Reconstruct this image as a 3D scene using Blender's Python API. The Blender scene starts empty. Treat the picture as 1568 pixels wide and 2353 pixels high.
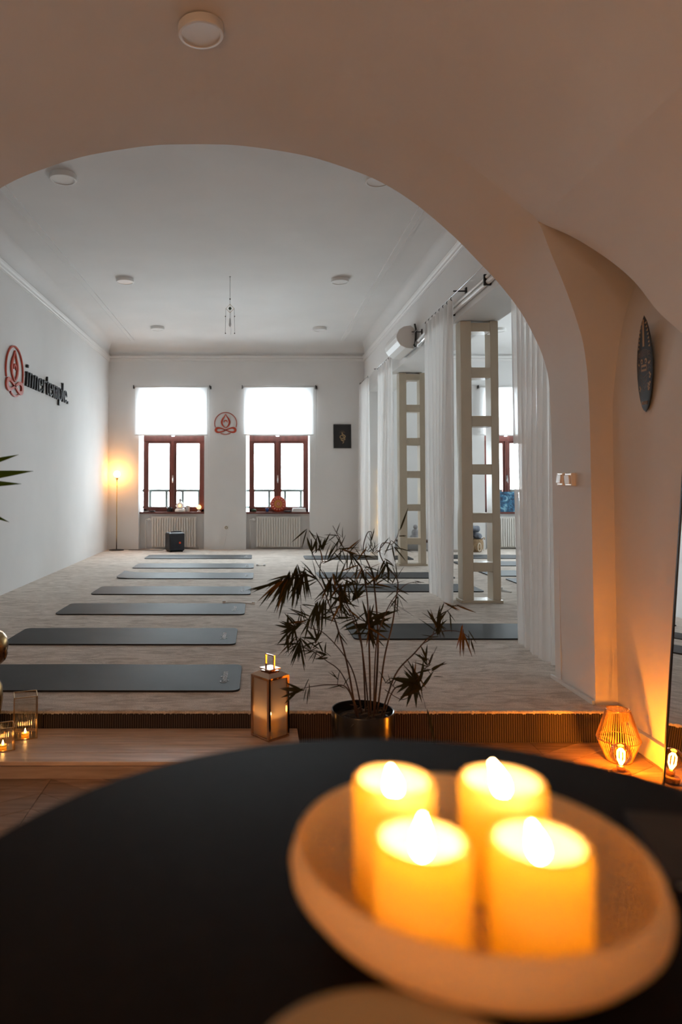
import bpy, bmesh, math, random
from mathutils import Vector, Matrix, Euler
random.seed(7)
S = bpy.context.scene
C = S.collection
PI = math.pi

# ------------------------------------------------------------------ camera
cam_d = bpy.data.cameras.new('camera'); cam = bpy.data.objects.new('camera', cam_d); C.objects.link(cam)
cam.location = (0, 0, 1.244); cam.rotation_euler = (math.radians(92), 0, 0)
cam_d.sensor_fit = 'AUTO'; cam_d.sensor_width = 36.0; cam_d.lens = 36.0*1600/2353
cam_d.shift_x = 197/2353; cam_d.shift_y = -116.4/2353
cam_d.clip_start = 0.02; cam_d.clip_end = 200
cam_d.dof.use_dof = True; cam_d.dof.focus_distance = 5.6; cam_d.dof.aperture_fstop = 2.0
S.camera = cam
# ------------------------------------------------------------------ sky, exposure
W = bpy.data.worlds.new('overcast_sky'); S.world = W; W.use_nodes = True
bg = W.node_tree.nodes['Background']; bg.inputs[0].default_value = (0.82, 0.915, 1.0, 1); bg.inputs[1].default_value = 19.0
S.view_settings.view_transform = 'Standard'; S.view_settings.look = 'None'
S.view_settings.exposure = 0.25; S.view_settings.gamma = 1.0; S.view_settings.use_curve_mapping = False
try:
    S.cycles.max_bounces = 7; S.cycles.diffuse_bounces = 4; S.cycles.glossy_bounces = 3
    S.cycles.transmission_bounces = 4; S.cycles.transparent_max_bounces = 14
    S.cycles.use_adaptive_sampling = True; S.cycles.adaptive_threshold = 0.09; S.cycles.adaptive_min_samples = 24
    S.cycles.caustics_reflective = False; S.cycles.caustics_refractive = False
    S.cycles.sample_clamp_indirect = 15.0
    S.cycles.use_denoising = True
except Exception:
    pass
def portal(name, x0, x1, y, z0, z1, facing=-1):
    l = bpy.data.lights.new(name, 'AREA'); l.shape = 'RECTANGLE'; l.size = x1-x0; l.size_y = z1-z0
    l.cycles.is_portal = True
    o = bpy.data.objects.new(name, l); C.objects.link(o)
    o.location = ((x0+x1)/2, y, (z0+z1)/2); o.rotation_euler = (facing*PI/2, 0, 0)
# main dimensions
YB = 13.65      # back wall face
XL = -2.89      # left wall of the practice room
XR = 2.15       # beam face on the right
ZC = 4.0        # ceiling
ZL = -0.17      # sunken floor
XW = 2.06       # right wall of the vaulted room
WINS = [(-2.289, -1.003), (-0.18, 1.07), (4.50, 5.53), (6.15, 7.25)]  # last one is unseen, added to bring more daylight into the side room
for i, (a, b) in enumerate(WINS):
    portal('daylight_portal', a, b, 14.06, 0.7, 3.12)
REAR = (-0.9, -0.5, 2.3, 2.8)      # small unseen window added behind the camera for fill daylight: x0, x1, z0, z1
SIDE = [(11.5, 12.6)]   # unseen tall windows added to light the side room from its outer wall: y0, y1
portal('daylight_portal', REAR[0], REAR[1], -3.36, REAR[2], REAR[3], facing=1)
for a, b in SIDE:
    l = bpy.data.lights.new('daylight_portal', 'AREA'); l.shape = 'RECTANGLE'; l.size = 2.2; l.size_y = b-a; l.cycles.is_portal = True
    o = bpy.data.objects.new('daylight_portal', l); C.objects.link(o); o.location = (7.78, (a+b)/2, 1.9); o.rotation_euler = (0, PI/2, 0)

# ------------------------------------------------------------------ materials
MATS = {}
def nodes_of(m):
    m.use_nodes = True
    return m.node_tree.nodes, m.node_tree.links, m.node_tree.nodes['Principled BSDF']
def mat(name, col, rough=0.5, metal=0.0, noise=None, bump=None, spec=None, coat=None, emit=None, trans=None, col2=None, scale=(1, 1, 1), detail=4.0):
    """plain principled material; noise=(scale, amount) colour mottling, bump=(scale, strength, distance)"""
    m = bpy.data.materials.new(name); N, L, P = nodes_of(m)
    P.inputs['Base Color'].default_value = (*col, 1); P.inputs['Roughness'].default_value = rough; P.inputs['Metallic'].default_value = metal
    if spec is not None: P.inputs['Specular IOR Level'].default_value = spec
    if coat: P.inputs['Coat Weight'].default_value = coat
    if emit: P.inputs['Emission Color'].default_value = (*emit[0], 1); P.inputs['Emission Strength'].default_value = emit[1]
    tc = mp = None
    if noise or bump:
        tc = N.new('ShaderNodeTexCoord'); mp = N.new('ShaderNodeMapping'); mp.inputs['Scale'].default_value = scale
        L.new(tc.outputs['Object'], mp.inputs['Vector'])
    if noise:
        t = N.new('ShaderNodeTexNoise'); t.inputs['Scale'].default_value = noise[0]; t.inputs['Detail'].default_value = detail
        L.new(mp.outputs[0], t.inputs['Vector'])
        r = N.new('ShaderNodeValToRGB'); c2 = col2 or tuple(c*(1-noise[1]) for c in col)
        r.color_ramp.elements[0].position = 0.35; r.color_ramp.elements[1].position = 0.68
        r.color_ramp.elements[0].color = (*c2, 1); r.color_ramp.elements[1].color = (*col, 1)
        L.new(t.outputs['Fac'], r.inputs['Fac']); L.new(r.outputs['Color'], P.inputs['Base Color'])
    if bump:
        t2 = N.new('ShaderNodeTexNoise'); t2.inputs['Scale'].default_value = bump[0]; t2.inputs['Detail'].default_value = 2
        L.new(mp.outputs[0], t2.inputs['Vector'])
        b = N.new('ShaderNodeBump'); b.inputs['Strength'].default_value = bump[1]; b.inputs['Distance'].default_value = bump[2]
        L.new(t2.outputs['Fac'], b.inputs['Height']); L.new(b.outputs[0], P.inputs['Normal'])
    MATS[name] = m
    return m
def emis(name, col, s):
    m = bpy.data.materials.new(name); m.use_nodes = True; N = m.node_tree.nodes; L = m.node_tree.links
    N.clear(); o = N.new('ShaderNodeOutputMaterial'); e = N.new('ShaderNodeEmission')
    e.inputs[0].default_value = (*col, 1); e.inputs[1].default_value = s; L.new(e.outputs[0], o.inputs[0]); MATS[name] = m; return m
def thin_glass(name, tint=(1, 1, 1), gloss=0.5, rough=0.0, ior=1.45):
    m = bpy.data.materials.new(name); m.use_nodes = True; N = m.node_tree.nodes; L = m.node_tree.links; N.clear()
    o = N.new('ShaderNodeOutputMaterial'); t = N.new('ShaderNodeBsdfTransparent'); t.inputs[0].default_value = (*tint, 1)
    g = N.new('ShaderNodeBsdfGlossy'); g.inputs['Roughness'].default_value = rough
    f = N.new('ShaderNodeFresnel'); f.inputs['IOR'].default_value = ior
    mu = N.new('ShaderNodeMath'); mu.operation = 'MULTIPLY'; mu.inputs[1].default_value = gloss
    mu.use_clamp = True; L.new(f.outputs[0], mu.inputs[0])
    x = N.new('ShaderNodeMixShader'); L.new(mu.outputs[0], x.inputs[0]); L.new(t.outputs[0], x.inputs[1]); L.new(g.outputs[0], x.inputs[2])
    L.new(x.outputs[0], o.inputs[0]); MATS[name] = m; return m
def cloth(name, col, translucent=0.5, see=0.0, weave=None):
    m = bpy.data.materials.new(name); m.use_nodes = True; N = m.node_tree.nodes; L = m.node_tree.links; N.clear()
    o = N.new('ShaderNodeOutputMaterial'); d = N.new('ShaderNodeBsdfDiffuse'); d.inputs[0].default_value = (*col, 1)
    t = N.new('ShaderNodeBsdfTranslucent'); t.inputs[0].default_value = (*col, 1)
    x = N.new('ShaderNodeMixShader'); x.inputs[0].default_value = translucent
    L.new(d.outputs[0], x.inputs[1]); L.new(t.outputs[0], x.inputs[2]); out = x
    if see:
        p = N.new('ShaderNodeBsdfTransparent'); y = N.new('ShaderNodeMixShader'); y.inputs[0].default_value = see
        L.new(x.outputs[0], y.inputs[1]); L.new(p.outputs[0], y.inputs[2]); out = y
    L.new(out.outputs[0], o.inputs[0]); MATS[name] = m; return m

mat('plaster', (0.80, 0.785, 0.77), 0.85, noise=(1.7, 0.035), detail=2.0)
mat('plaster_vault', (0.78, 0.755, 0.735), 0.85, noise=(1.3, 0.05), detail=2.0)
mat('paint_white', (0.82, 0.81, 0.79), 0.4)
mat('paint_trim', (0.80, 0.78, 0.76), 0.5)
mat('cream_gloss', (0.60, 0.52, 0.40), 0.30, noise=(6, 0.05))
mat('radiator_enamel', (0.78, 0.75, 0.70), 0.35)
mat('window_wood', (0.19, 0.055, 0.042), 0.32, noise=(14, 0.4), scale=(1, 1, 0.2))
mat('black_metal', (0.02, 0.02, 0.022), 0.45, 0.3)
mat('dark_bracket', (0.05, 0.05, 0.05), 0.5, 0.5)
mat('rail_iron', (0.03, 0.045, 0.04), 0.6)
mat('brass', (0.62, 0.42, 0.20), 0.22, 1.0)
mat('gold_statue', (0.70, 0.46, 0.20), 0.25, 1.0, noise=(9, 0.6), col2=(0.12, 0.06, 0.03))
mat('copper_frame', (0.60, 0.40, 0.28), 0.16, 1.0)
mat('steel', (0.6, 0.6, 0.6), 0.3, 1.0)
mat('mat_rubber', (0.036, 0.035, 0.036), 0.60, noise=(2.2, 0.35), bump=(160, 0.15, 0.002), spec=0.27)
mat('mat_print', (0.45, 0.45, 0.46), 0.5)
mat('table_black', (0.010, 0.009, 0.009), 0.75, noise=(40, 0.2), spec=0.08)
mat('red_orange', (0.50, 0.055, 0.02), 0.4)
mat('sign_black', (0.012, 0.014, 0.016), 0.4)
mat('speaker_black', (0.012, 0.014, 0.02), 0.4)
mat('speaker_grille', (0.02, 0.025, 0.035), 0.6, bump=(300, 0.3, 0.002))
mat('orange_badge', (0.75, 0.08, 0.02), 0.4)
mat('white_ceramic', (0.8, 0.78, 0.76), 0.35)
mat('grey_stone', (0.42, 0.41, 0.42), 0.7, noise=(12, 0.3))
mat('pot_black', (0.010, 0.011, 0.012), 0.22, spec=0.6)
mat('soil', (0.03, 0.022, 0.016), 0.95, bump=(40, 0.8, 0.02))
mat('dry_leaf', (0.13, 0.095, 0.055), 0.7, noise=(20, 0.5))
mat('stem_brown', (0.075, 0.038, 0.022), 0.55, noise=(20, 0.4))
mat('board_black', (0.012, 0.014, 0.015), 0.5)
mat('board_gold', (0.42, 0.26, 0.13), 0.5)
mat('board_brown', (0.20, 0.12, 0.07), 0.5)
mat('board_teal', (0.025, 0.035, 0.035), 0.4)
mat('beige_ceramic', (0.38, 0.30, 0.19), 0.6)
mat('taupe_cover', (0.05, 0.043, 0.04), 0.8, noise=(25, 0.3))
mat('cord_white', (0.75, 0.74, 0.72), 0.5)
mat('wicker', (0.42, 0.27, 0.14), 0.7, noise=(30, 0.5), bump=(50, 0.6, 0.01))
mat('wicker_pale', (0.62, 0.52, 0.40), 0.7)
mat('blanket_grey', (0.24, 0.26, 0.31), 0.95, noise=(25, 0.35), bump=(60, 0.5, 0.01))
mat('dark_wood', (0.10, 0.045, 0.022), 0.45, noise=(8, 0.4), scale=(0.2, 1, 1))
mat('red_cloth', (0.30, 0.02, 0.03), 0.7)
mat('blue_glass', (0.04, 0.10, 0.30), 0.15)
mat('green_moss', (0.06, 0.09, 0.05), 0.8)
mat('paper', (0.78, 0.78, 0.80), 0.6)
mat('wire_natural', (0.50, 0.30, 0.12), 0.6)
mat('picture_black', (0.012, 0.012, 0.014), 0.5)
mat('picture_gold', (0.45, 0.30, 0.14), 0.5)
mat('mirror', (0.92, 0.92, 0.92), 0.01, 1.0)
mat('switch_white', (0.85, 0.83, 0.80), 0.25)
mat('wick', (0.02, 0.015, 0.01), 0.9)
thin_glass('pane_glass', (0.97, 0.99, 0.98), 0.6)
thin_glass('clear_glass', (0.88, 0.85, 0.80), 4.0, 0.08)
thin_glass('smoke_glass', (0.85, 0.78, 0.72), 6.0, 0.05, 1.45)
cloth('frosted', (0.66, 0.56, 0.48), 0.5, 0.42)
thin_glass('amber_glass', (1.0, 0.90, 0.72), 0.8, 0.02)
cloth('sheer', (0.92, 0.91, 0.90), 0.45, 0.24)
cloth('blind_fabric', (0.93, 0.93, 0.93), 0.55, 0.0)
cloth('leaf_dark', (0.045, 0.041, 0.020), 0.25)
cloth('leaf_brown', (0.16, 0.075, 0.02), 0.25)
cloth('leaf_green', (0.05, 0.09, 0.012), 0.25)
emis('flame', (1.0, 0.55, 0.20), 340)
emis('flame_small', (1.0, 0.50, 0.14), 85)
emis('led_core', (1.0, 0.52, 0.08), 5)
emis('filament', (1.0, 0.30, 0.015), 850)
emis('globe_lit', (1.0, 0.42, 0.09), 70)
emis('fairy', (1.0, 0.62, 0.20), 40)
emis('sill_glow', (1.0, 0.45, 0.12), 5)

# candle wax: hollow wax shell lit from within, light passes through the wall
def wax(name, col, tcol, fac):
    m = bpy.data.materials.new(name); m.use_nodes = True; N = m.node_tree.nodes; L = m.node_tree.links; N.clear()
    o = N.new('ShaderNodeOutputMaterial'); d = N.new('ShaderNodeBsdfDiffuse'); d.inputs[0].default_value = (*col, 1)
    t = N.new('ShaderNodeBsdfTranslucent'); t.inputs[0].default_value = (*tcol, 1); x = N.new('ShaderNodeMixShader'); x.inputs[0].default_value = fac
    L.new(d.outputs[0], x.inputs[1]); L.new(t.outputs[0], x.inputs[2]); L.new(x.outputs[0], o.inputs[0]); MATS[name] = m
wax('wax', (0.76, 0.62, 0.40), (1.0, 0.76, 0.16), 0.66)
wax('alabaster', (0.92, 0.76, 0.56), (1.0, 0.84, 0.60), 0.55)

# carpet: beige pile with rippled shading
def carpet(name, c1, c2, c3):
    m = bpy.data.materials.new(name); N, L, P = nodes_of(m); P.inputs['Roughness'].default_value = 0.95; P.inputs['Specular IOR Level'].default_value = 0.15
    tc = N.new('ShaderNodeTexCoord'); mp = N.new('ShaderNodeMapping'); mp.inputs['Scale'].default_value = (1.6, 5.0, 1)
    L.new(tc.outputs['Object'], mp.inputs[0])
    n1 = N.new('ShaderNodeTexNoise'); n1.inputs['Scale'].default_value = 2.6; n1.inputs['Detail'].default_value = 4.5; n1.inputs['Roughness'].default_value = 0.68; n1.inputs['Distortion'].default_value = 1.4
    L.new(mp.outputs[0], n1.inputs['Vector'])
    n2 = N.new('ShaderNodeTexNoise'); n2.inputs['Scale'].default_value = 170; n2.inputs['Detail'].default_value = 1; L.new(tc.outputs['Object'], n2.inputs['Vector'])
    r = N.new('ShaderNodeValToRGB'); e = r.color_ramp.elements; e[0].position = 0.36; e[0].color = (*c2, 1); e[1].position = 0.60; e[1].color = (*c1, 1)
    L.new(n1.outputs['Fac'], r.inputs[0])
    mx = N.new('ShaderNodeMixRGB'); mx.blend_type = 'MIX'; mx.inputs[2].default_value = (*c3, 1)
    r2 = N.new('ShaderNodeValToRGB'); r2.color_ramp.elements[0].position = 0.45; r2.color_ramp.elements[1].position = 0.62; r2.color_ramp.elements[1].color = (0.5, 0.5, 0.5, 1)
    L.new(n2.outputs['Fac'], r2.inputs[0]); L.new(r2.outputs[0], mx.inputs[0]); L.new(r.outputs[0], mx.inputs[1]); L.new(mx.outputs[0], P.inputs['Base Color'])
    ad = N.new('ShaderNodeMath'); ad.operation = 'MULTIPLY_ADD'; ad.inputs[1].default_value = 2.2; L.new(n1.outputs['Fac'], ad.inputs[0]); L.new(n2.outputs['Fac'], ad.inputs[2])
    b = N.new('ShaderNodeBump'); b.inputs['Strength'].default_value = 0.40; b.inputs['Distance'].default_value = 0.012; L.new(ad.outputs[0], b.inputs['Height']); L.new(b.outputs[0], P.inputs['Normal'])
    MATS[name] = m
carpet('carpet', (0.86, 0.78, 0.70), (0.54, 0.465, 0.40), (0.42, 0.36, 0.31))
# ribbed dark carpet on the step face
m = bpy.data.materials.new('ribbed'); N, L, P = nodes_of(m); P.inputs['Roughness'].default_value = 0.95; P.inputs['Specular IOR Level'].default_value = 0.1
tc = N.new('ShaderNodeTexCoord'); wv = N.new('ShaderNodeTexWave'); wv.bands_direction = 'X'; wv.inputs['Scale'].default_value = 25; wv.inputs['Distortion'].default_value = 0.6; wv.inputs['Detail'].default_value = 2
L.new(tc.outputs['Object'], wv.inputs['Vector']); r = N.new('ShaderNodeValToRGB'); r.color_ramp.elements[0].color = (0.028, 0.022, 0.020, 1); r.color_ramp.elements[1].color = (0.11, 0.088, 0.078, 1)
L.new(wv.outputs['Fac'], r.inputs[0]); L.new(r.outputs[0], P.inputs['Base Color'])
b = N.new('ShaderNodeBump'); b.inputs['Strength'].default_value = 0.7; b.inputs['Distance'].default_value = 0.004; L.new(wv.outputs['Fac'], b.inputs['Height']); L.new(b.outputs[0], P.inputs['Normal'])
MATS['ribbed'] = m
# wood boards, grain along local X, tone varies per object
def wood(name, ca, cb, rough=0.35, grain=(1.2, 14, 14)):
    m = bpy.data.materials.new(name); N, L, P = nodes_of(m); P.inputs['Roughness'].default_value = rough
    tc = N.new('ShaderNodeTexCoord'); mp = N.new('ShaderNodeMapping'); mp.inputs['Scale'].default_value = grain; L.new(tc.outputs['Object'], mp.inputs[0])
    oi = N.new('ShaderNodeObjectInfo'); cm = N.new('ShaderNodeCombineXYZ'); mu = N.new('ShaderNodeMath'); mu.operation = 'MULTIPLY'; mu.inputs[1].default_value = 37.0
    L.new(oi.outputs['Random'], mu.inputs[0]); L.new(mu.outputs[0], cm.inputs[0]); L.new(mu.outputs[0], cm.inputs[1]); L.new(cm.outputs[0], mp.inputs['Location'])
    n = N.new('ShaderNodeTexNoise'); n.inputs['Scale'].default_value = 2.4; n.inputs['Detail'].default_value = 8; n.inputs['Distortion'].default_value = 0.8; L.new(mp.outputs[0], n.inputs['Vector'])
    r = N.new('ShaderNodeValToRGB'); r.color_ramp.elements[0].position = 0.32; r.color_ramp.elements[1].position = 0.66
    r.color_ramp.elements[0].color = (*ca, 1); r.color_ramp.elements[1].color = (*cb, 1); L.new(n.outputs['Fac'], r.inputs[0])
    hv = N.new('ShaderNodeHueSaturation'); ma = N.new('ShaderNodeMapRange'); ma.inputs[3].default_value = 0.72; ma.inputs[4].default_value = 1.25
    L.new(oi.outputs['Random'], ma.inputs[0]); L.new(ma.outputs[0], hv.inputs['Value']); L.new(r.outputs[0], hv.inputs['Color']); L.new(hv.outputs[0], P.inputs['Base Color'])
    MATS[name] = m
wood('oak_step', (0.50, 0.35, 0.25), (0.72, 0.54, 0.41), 0.34)
wood('oak_floor', (0.24, 0.145, 0.09), (0.44, 0.29, 0.19), 0.4)
# blue poured painting
m = bpy.data.materials.new('blue_paint'); N, L, P = nodes_of(m); P.inputs['Roughness'].default_value = 0.5
tc = N.new('ShaderNodeTexCoord'); n = N.new('ShaderNodeTexNoise'); n.inputs['Scale'].default_value = 6; n.inputs['Detail'].default_value = 5; n.inputs['Distortion'].default_value = 2.5; L.new(tc.outputs['Object'], n.inputs['Vector'])
r = N.new('ShaderNodeValToRGB'); e = r.color_ramp.elements; e[0].position = 0.35; e[0].color = (0.008, 0.02, 0.05, 1); e[1].position = 0.7; e[1].color = (0.35, 0.6, 0.68, 1); q = e.new(0.52); q.color = (0.03, 0.14, 0.26, 1)
L.new(n.outputs['Fac'], r.inputs[0]); L.new(r.outputs[0], P.inputs['Base Color']); MATS['blue_paint'] = m

# ------------------------------------------------------------------ mesh helpers
class MB:
    def __init__(s): s.v = []; s.f = []
    def box(s, x0, x1, y0, y1, z0, z1):
        b = len(s.v); s.v += [(x0, y0, z0), (x1, y0, z0), (x1, y1, z0), (x0, y1, z0), (x0, y0, z1), (x1, y0, z1), (x1, y1, z1), (x0, y1, z1)]
        s.f += [tuple(b+i for i in q) for q in ((0, 3, 2, 1), (4, 5, 6, 7), (0, 1, 5, 4), (1, 2, 6, 5), (2, 3, 7, 6), (3, 0, 4, 7))]
        return s
    def grid(s, P, close_u=False, close_v=False):
        b = len(s.v); nu = len(P); nv = len(P[0])
        for row in P: s.v += [tuple(p) for p in row]
        for i in range(nu if close_u else nu-1):
            for j in range(nv if close_v else nv-1):
                i2 = (i+1) % nu; j2 = (j+1) % nv
                s.f.append((b+i*nv+j, b+i2*nv+j, b+i2*nv+j2, b+i*nv+j2))
        return s
    def lathe(s, prof, n=24, c=(0, 0, 0), cap0=False, cap1=False):
        P = [[(c[0]+r*math.cos(2*PI*k/n), c[1]+r*math.sin(2*PI*k/n), c[2]+z) for k in range(n)] for r, z in prof]
        b = len(s.v); s.grid(P, close_v=True)
        if cap0: s.f.append(tuple(b+k for k in range(n))[::-1])
        if cap1: s.f.append(tuple(b+(len(prof)-1)*n+k for k in range(n)))
        return s
    def tube(s, path, rad, n=8, cap=True):
        path = [Vector(p) for p in path]; k = len(path)
        if not hasattr(rad, '__len__'): rad = [rad]*k
        b = len(s.v); up = Vector((0.13, 0.31, 0.94)); rows = []
        for i, p in enumerate(path):
            d = (path[min(i+1, k-1)]-path[max(i-1, 0)])
            d = d.normalized() if d.length > 1e-9 else Vector((0, 0, 1))
            a = d.cross(up); a = a.normalized() if a.length > 1e-4 else d.orthogonal().normalized(); c = d.cross(a)
            rows.append([p+(a*math.cos(2*PI*j/n)+c*math.sin(2*PI*j/n))*rad[i] for j in range(n)])
        s.grid(rows, close_v=True)
        if cap:
            s.f.append(tuple(b+j for j in range(n))); s.f.append(tuple(b+(k-1)*n+j for j in range(n))[::-1])
        return s
    def ball(s, c, r, n=12, m=8, sx=1, sy=1, sz=1):
        P = [[(c[0]+sx*r*math.sin(PI*i/m)*math.cos(2*PI*j/n), c[1]+sy*r*math.sin(PI*i/m)*math.sin(2*PI*j/n), c[2]-sz*r*math.cos(PI*i/m)) for j in range(n)] for i in range(m+1)]
        return s.grid(P, close_v=True)
    def prism(s, poly, fn, d0, d1):
        """polygon in 2D (u,v) mapped by fn(u,v,d) and extruded from d0 to d1"""
        b = len(s.v); n = len(poly)
        s.v += [tuple(fn(u, v, d0)) for u, v in poly]+[tuple(fn(u, v, d1)) for u, v in poly]
        s.f.append(tuple(range(b, b+n))); s.f.append(tuple(range(b+2*n-1, b+n-1, -1)))
        for i in range(n): j = (i+1) % n; s.f.append((b+i, b+n+i, b+n+j, b+j))
        return s
    def ribbon(s, pts, hw, fn, d0, d1, closed=False):
        """flat stroke of varying half width, extruded"""
        n = len(pts)
        if not hasattr(hw, '__len__'): hw = [hw]*n
        rows = []
        for i, (x, y) in enumerate(pts):
            a = pts[(i-1) % n] if (closed or i > 0) else pts[i]; c = pts[(i+1) % n] if (closed or i < n-1) else pts[i]
            dx, dy = c[0]-a[0], c[1]-a[1]; l = math.hypot(dx, dy) or 1; nx, ny = -dy/l*hw[i], dx/l*hw[i]
            rows.append([fn(x+nx, y+ny, d0), fn(x+nx, y+ny, d1), fn(x-nx, y-ny, d1), fn(x-nx, y-ny, d0)])
        b = len(s.v); s.grid(rows, close_u=closed, close_v=True)
        if not closed: s.f.append((b, b+1, b+2, b+3)); s.f.append(tuple(b+(n-1)*4+k for k in (3, 2, 1, 0)))
        return s
    def mesh(s, name, m, smooth=False):
        me = bpy.data.meshes.new(name); me.from_pydata([tuple(v) for v in s.v], [], s.f)
        bm = bmesh.new(); bm.from_mesh(me); bmesh.ops.recalc_face_normals(bm, faces=bm.faces); bm.to_mesh(me); bm.free()
        if m: me.materials.append(MATS[m])
        if smooth:
            for p in me.polygons: p.use_smooth = True
            if smooth == 'auto':
                try: me.set_sharp_from_angle(angle=math.radians(38))
                except Exception: pass
        me.update(); return me
    def build(s, name, m, parent=None, smooth=False, loc=(0, 0, 0), rot=(0, 0, 0), bevel=None):
        o = bpy.data.objects.new(name, s.mesh(name, m, smooth)); C.objects.link(o); o.location = loc; o.rotation_euler = rot
        if parent: o.parent = parent
        if bevel:
            bv = o.modifiers.new('bevel', 'BEVEL'); bv.width = bevel; bv.segments = 2; bv.limit_method = 'ANGLE'; bv.angle_limit = math.radians(40)
        return o
def thing(name, label, cat, loc=(0, 0, 0), rotz=0, group=None):
    o = bpy.data.objects.new(name, None); C.objects.link(o); o.location = loc; o.rotation_euler = (0, 0, rotz); o.empty_display_size = 0.1
    return tag(o, label, cat, group)
def tag(o, label, cat, group=None):
    o['label'] = label; o['category'] = cat
    if group: o['group'] = group
    return o
def struct(o): o['kind'] = 'structure'; return o
def inst(name, me, parent=None, loc=(0, 0, 0), rot=(0, 0, 0), scale=(1, 1, 1)):
    o = bpy.data.objects.new(name, me); C.objects.link(o); o.location = loc; o.rotation_euler = rot; o.scale = scale
    if parent: o.parent = parent
    return o
def dup(root, loc, label=None, group=None, rotz=None):
    def cp(o, par):
        c = o.copy(); C.objects.link(c); c.parent = par
        for ch in [x for x in bpy.data.objects if x.parent == o and x.name in KEEP[o.name]]: cp(ch, c)
        return c
    kids = {}
    for o in bpy.data.objects:
        if o.parent: kids.setdefault(o.parent.name, set()).add(o.name)
    KEEP = {o.name: kids.get(o.name, set()) for o in bpy.data.objects}
    r = cp(root, None); r.location = loc
    if rotz is not None: r.rotation_euler = (0, 0, rotz)
    if label: r['label'] = label
    if group: r['group'] = group
    return r
def smooth_path(pts, n=6):
    pts = [Vector(p) for p in pts]; out = []
    for i in range(len(pts)-1):
        p0 = pts[max(i-1, 0)]; p1 = pts[i]; p2 = pts[i+1]; p3 = pts[min(i+2, len(pts)-1)]
        for k in range(n):
            t = k/n; out.append(0.5*((2*p1)+(p2-p0)*t+(2*p0-5*p1+4*p2-p3)*t*t+(3*p1-p0-3*p2+p3)*t**3))
    out.append(pts[-1]); return out
def text_mesh(name, body, size, m, depth=0.0008):
    cu = bpy.data.curves.new(name, 'FONT'); cu.body = body; cu.size = size; cu.extrude = depth; cu.align_x = 'CENTER'; cu.align_y = 'CENTER'; cu.resolution_u = 3
    o = bpy.data.objects.new(name, cu); C.objects.link(o); bpy.context.view_layer.update()
    me = bpy.data.meshes.new_from_object(o.evaluated_get(bpy.context.evaluated_depsgraph_get()))
    bpy.data.objects.remove(o); bpy.data.curves.remove(cu); me.name = name; me.materials.clear(); me.materials.append(MATS[m]); return me

# ================================================================== SETTING
# --- practice room floor (raised carpet) and step face
fl = struct(MB().box(XL-0.1, 7.7, 3.90, 14.1, -0.3, 0.0).build('floor', 'carpet'))
fl['label'] = 'beige deep pile carpet of the raised practice room'
# fuzzy carpet lip along the step
lip = MB(); rl = random.Random(2); NP = 1000
path = [(-2.95+5.0*i/NP, 3.896+rl.uniform(-0.0015, 0.0015), -0.009+rl.uniform(-0.001, 0.001)) for i in range(NP+1)]
lip.tube(path, [0.0115+rl.uniform(-0.0022, 0.0022) for i in range(NP+1)], 7); o = lip.build('carpet_lip', 'carpet', fl, True)
struct(MB().box(-2.95, XW, 3.885, 3.90, ZL, -0.012).build('trim_1', 'ribbed'))['label'] = 'dark brown ribbed carpet strip on the step face'
# --- sunken floor: chevron planks, seams running away from the camera
lf = struct(MB().box(-2.95, 2.65, -3.35, 3.90, ZL-0.12, ZL-0.012).build('floor_lower', 'dark_wood'))
lf['label'] = 'sunken chevron oak floor of the vaulted room'
cw, ph, slope = 0.50, 0.155, 0.62
def plank_quad(col, k):
    x0 = -0.985+col*cw; s = 1 if col % 2 == 0 else -1
    y = k*ph; ya, yb = (y, y+slope*cw) if s < 0 else (y+slope*cw, y)
    return x0, ya, yb
pm = {}
def plank_mesh(s):
    g = 0.0016; w = cw; rise = slope*cw; ya, yb = (0, rise) if s < 0 else (rise, 0)
    poly = [(g, ya+g), (w-g, yb+g), (w-g, yb+ph-g), (g, ya+ph-g)]
    b = MB(); b.prism(poly, lambda u, v, d: (u, v, d), -0.012, 0.0); return b.mesh('plank', 'oak_floor')
pm[1] = plank_mesh(1); pm[-1] = plank_mesh(-1)
rest = MB()
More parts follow.
